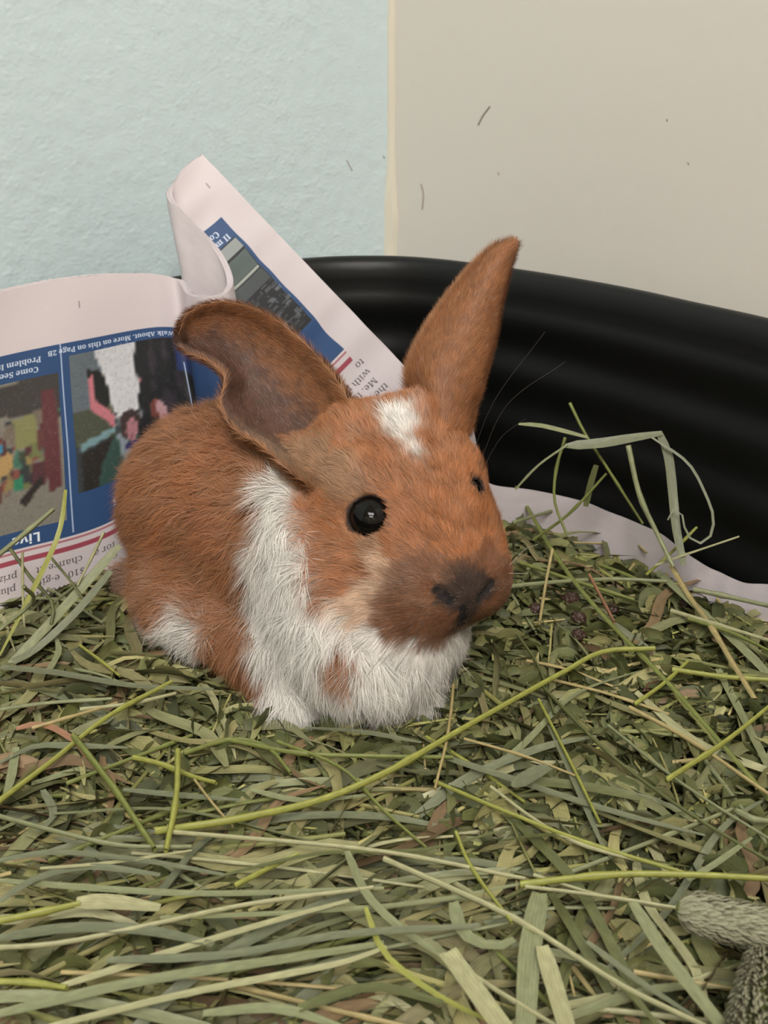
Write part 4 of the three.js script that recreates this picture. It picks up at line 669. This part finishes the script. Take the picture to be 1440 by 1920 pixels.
// loose blades and stems between them, each its own
{
  const rnd = rngOf(909), proto = [];
  for (let k = 0; k < 10; k++) { const L = 0.026 + 0.008 * k; proto.push(['blade', bladeGeo([new V3(-L / 2, 0, 0), new V3(-L / 5, 0.0015 * (k % 3), L * 0.03 * ((k % 4) - 1.5)), new V3(L / 5, 0.001 * ((k + 1) % 3), -L * 0.02), new V3(L / 2, -0.0005, L * 0.03)], 0.0014 + 0.0003 * (k % 5), k * 1.3, { twist: 0.8, tip: 0.2 })]); }
  for (let k = 0; k < 5; k++) { const L = 0.026 + 0.010 * k; proto.push(['stem', stemGeo([new V3(-L / 2, 0, 0), new V3(0, 0.0008, L * 0.02 * ((k % 3) - 1)), new V3(L / 2, 0, 0)], 0.0010 + 0.00012 * (k % 4), k * 2.1)]); }
  const mb = ['grey', 'sage', 'grey', 'pale', 'olive', 'dark', 'sage', 'grey', 'olive', 'sage', 'grey', 'pale', 'sage'], ms = ['lime', 'green', 'pale', 'straw', 'green', 'sage', 'olive', 'sage', 'green'];
  let n = 0, tries = 0;
  while (n < 170 && tries++ < 20000) {
    const d = mix(0.125, 0.37, Math.pow(rnd(), 1.15)), x = (rnd() - 0.5) * 2 * (0.02 + d * 0.40), z = -d; if (!inHayArea(x, z)) continue;
    const front = smooth(0.215, 0.18, d) * mix(1, 0.55, smooth(0, 0.04, x)), right = smooth(-0.03, 0.03, x) * (1 - front); if (right > 0.5 && rnd() < 0.45) continue;
    const y = hayH(x, z) - 0.002 + 0.006 * rnd(); const [kind, geo] = proto[(rnd() * proto.length) | 0];
    const yaw = (rnd() + rnd() + rnd() - 1.5) * mix(2.0, 0.7, front) + mix(0.35, 0.2, front) - right * 0.9;
    geo.computeBoundingBox(); const half = geo.boundingBox.max.x; let ok = true;
    for (const t of [-1, -0.5, 0, 0.5, 1]) { const qx = x + Math.cos(yaw) * half * t, qz = z - Math.sin(yaw) * half * t; if (!clearOfRabbit(qx, y, qz, 0.003) || !inHayArea(qx, qz)) ok = false; } if (!ok) continue;
    const mk = kind === 'blade' ? mb[(rnd() * mb.length) | 0] : ms[(rnd() * ms.length) | 0], word = { grey: 'grey-green', sage: 'sage', pale: 'pale', olive: 'olive', dark: 'dark green', brown: 'brown', lime: 'yellow-green', green: 'green', straw: 'straw-coloured' }[mk];
    const size = half < 0.02 ? 'short' : half < 0.032 ? 'medium-long' : 'long', zone = front > 0.5 ? 'in the hay before the V of stems' : right > 0.5 ? 'on the chopped hay beside the rabbit' : 'on the hay between rabbit and newspaper';
    const o = mesh(kind === 'blade' ? 'hay_wisp' : 'hay_straw', geo, HM_[mk]); o.position.set(x, y, z); o.rotation.set((rnd() - 0.5) * (kind === 'blade' ? 1.2 : 0.2), yaw, (rnd() - 0.5) * 0.12, 'YXZ');
    tag(o, `loose ${size} ${word} hay ${kind} strewn ${zone}`, 'hay', `loose ${size} ${word} ${kind}s ${zone}`); n++;
  }
}
// seed heads
function seedHead(a, b, r, label, stemPts) {
  const g = group('seed_head', a.x, a.y, a.z); tag(g, label, 'seed head', 'timothy seed heads');
  const dir = b.clone().sub(a), L = dir.length(), dn = dir.clone().normalize(), q = new THREE.Quaternion().setFromUnitVectors(new V3(0, 0, 1), dn), rnd = rngOf(31 + Math.round(r * 1e6));
  const core = new THREE.CapsuleGeometry(r * 0.55, L * 0.88, 6, 14); core.rotateX(Math.PI / 2); core.translate(0, 0, L / 2 + r * 0.2); core.applyQuaternion(q);
  mesh('core', core, HM_.green, g);
  const sp = bladeGeo([new V3(0, 0, 0), new V3(0, 0.0007, 0.0012), new V3(0, 0.0010, 0.0026), new V3(0, 0.0008, 0.0034)], 0.0010, 3, { tip: 0.1, base: 0.5, twist: 0.2, keel: 0.5, n: 5 });
  const list = [], m = new THREE.Matrix4(), n = Math.round(L / 0.00042) * 14;
  for (let i = 0; i < n; i++) { const t = i / n * 1.05 - 0.02, an = i * 2.39996, rr = r * 0.66 * Math.sqrt(clamp(1.02 - Math.abs(2 * t - 1) ** 8)); const s = sp.clone(); s.rotateX(-0.22 - 0.35 * rnd()); s.rotateZ((rnd() - 0.5) * 0.5); s.scale(0.9 + 0.3 * rnd(), 1, 0.8 + 0.4 * rnd()); s.translate(0, rr, 0); s.rotateZ(an); s.translate(0, 0, t * L); s.applyQuaternion(q); list.push(s); }
  const o = mesh('spikelets', mergeGeometries(list), HM_.seed, g); o.userData.kind = 'stuff';
  if (stemPts) mesh('stalk', stemGeo(stemPts.map((p) => p.clone().sub(a)), 0.0009, 2), HM_.pale, g);
}
seedHead(G(1268, 1702, .012), G(1470, 1752, .013), 0.0037, 'grey-green timothy seed head lying on the hay behind another one', [G(985, 1662, .011), G(1130, 1680, .012), G(1268, 1702, .012)]);
seedHead(G(1448, 1785, .014), G(1402, 1960, .014), 0.0040, 'pale timothy seed head pointing towards the viewer');
// droppings
{
  const dm = new THREE.MeshStandardMaterial({ color: sRGB(58, 38, 28), roughness: 0.5 });
  const pel = (seed) => { const g = new THREE.IcosahedronGeometry(1, 4), p = g.attributes.position; for (let i = 0; i < p.count; i++) { const v = new V3().fromBufferAttribute(p, i), k = 1 + 0.28 * nz(v.x * 2 + seed, v.y * 2, v.z * 2) + 0.04 * nz(v.x * 6, v.y * 6 + seed, v.z * 6); p.setXYZ(i, v.x * k, v.y * k, v.z * k); } g.computeVertexNormals(); return g; };
  [[1072, 1120, 3.0, 'upper dropping of the dark stack beside the salmon straw'], [1084, 1152, 2.6, 'middle dropping of the dark stack beside the salmon straw'], [1086, 1178, 2.2, 'lowest dropping of the dark stack beside the salmon straw'], [1003, 1148, 2.4, 'dark brown dropping half under hay close to the rabbit mouth'], [1150, 1130, 2.2, 'dark brown dropping behind the salmon straw'], [1288, 1116, 2.2, 'small dark brown dropping beside the leaning stem']].forEach(([x, y, r, label], i) => {
    const p = G(x, y, 0.004), o = mesh('dropping', pel(i * 7), dm); o.position.set(p.x, hayH(p.x, p.z) + 0.003, p.z); o.scale.set(r * 0.00095, r * 0.0008, r * 0.001); o.rotation.y = i; tag(o, label, 'dropping', 'rabbit droppings');
  });
}
renderer.render(scene, camera);
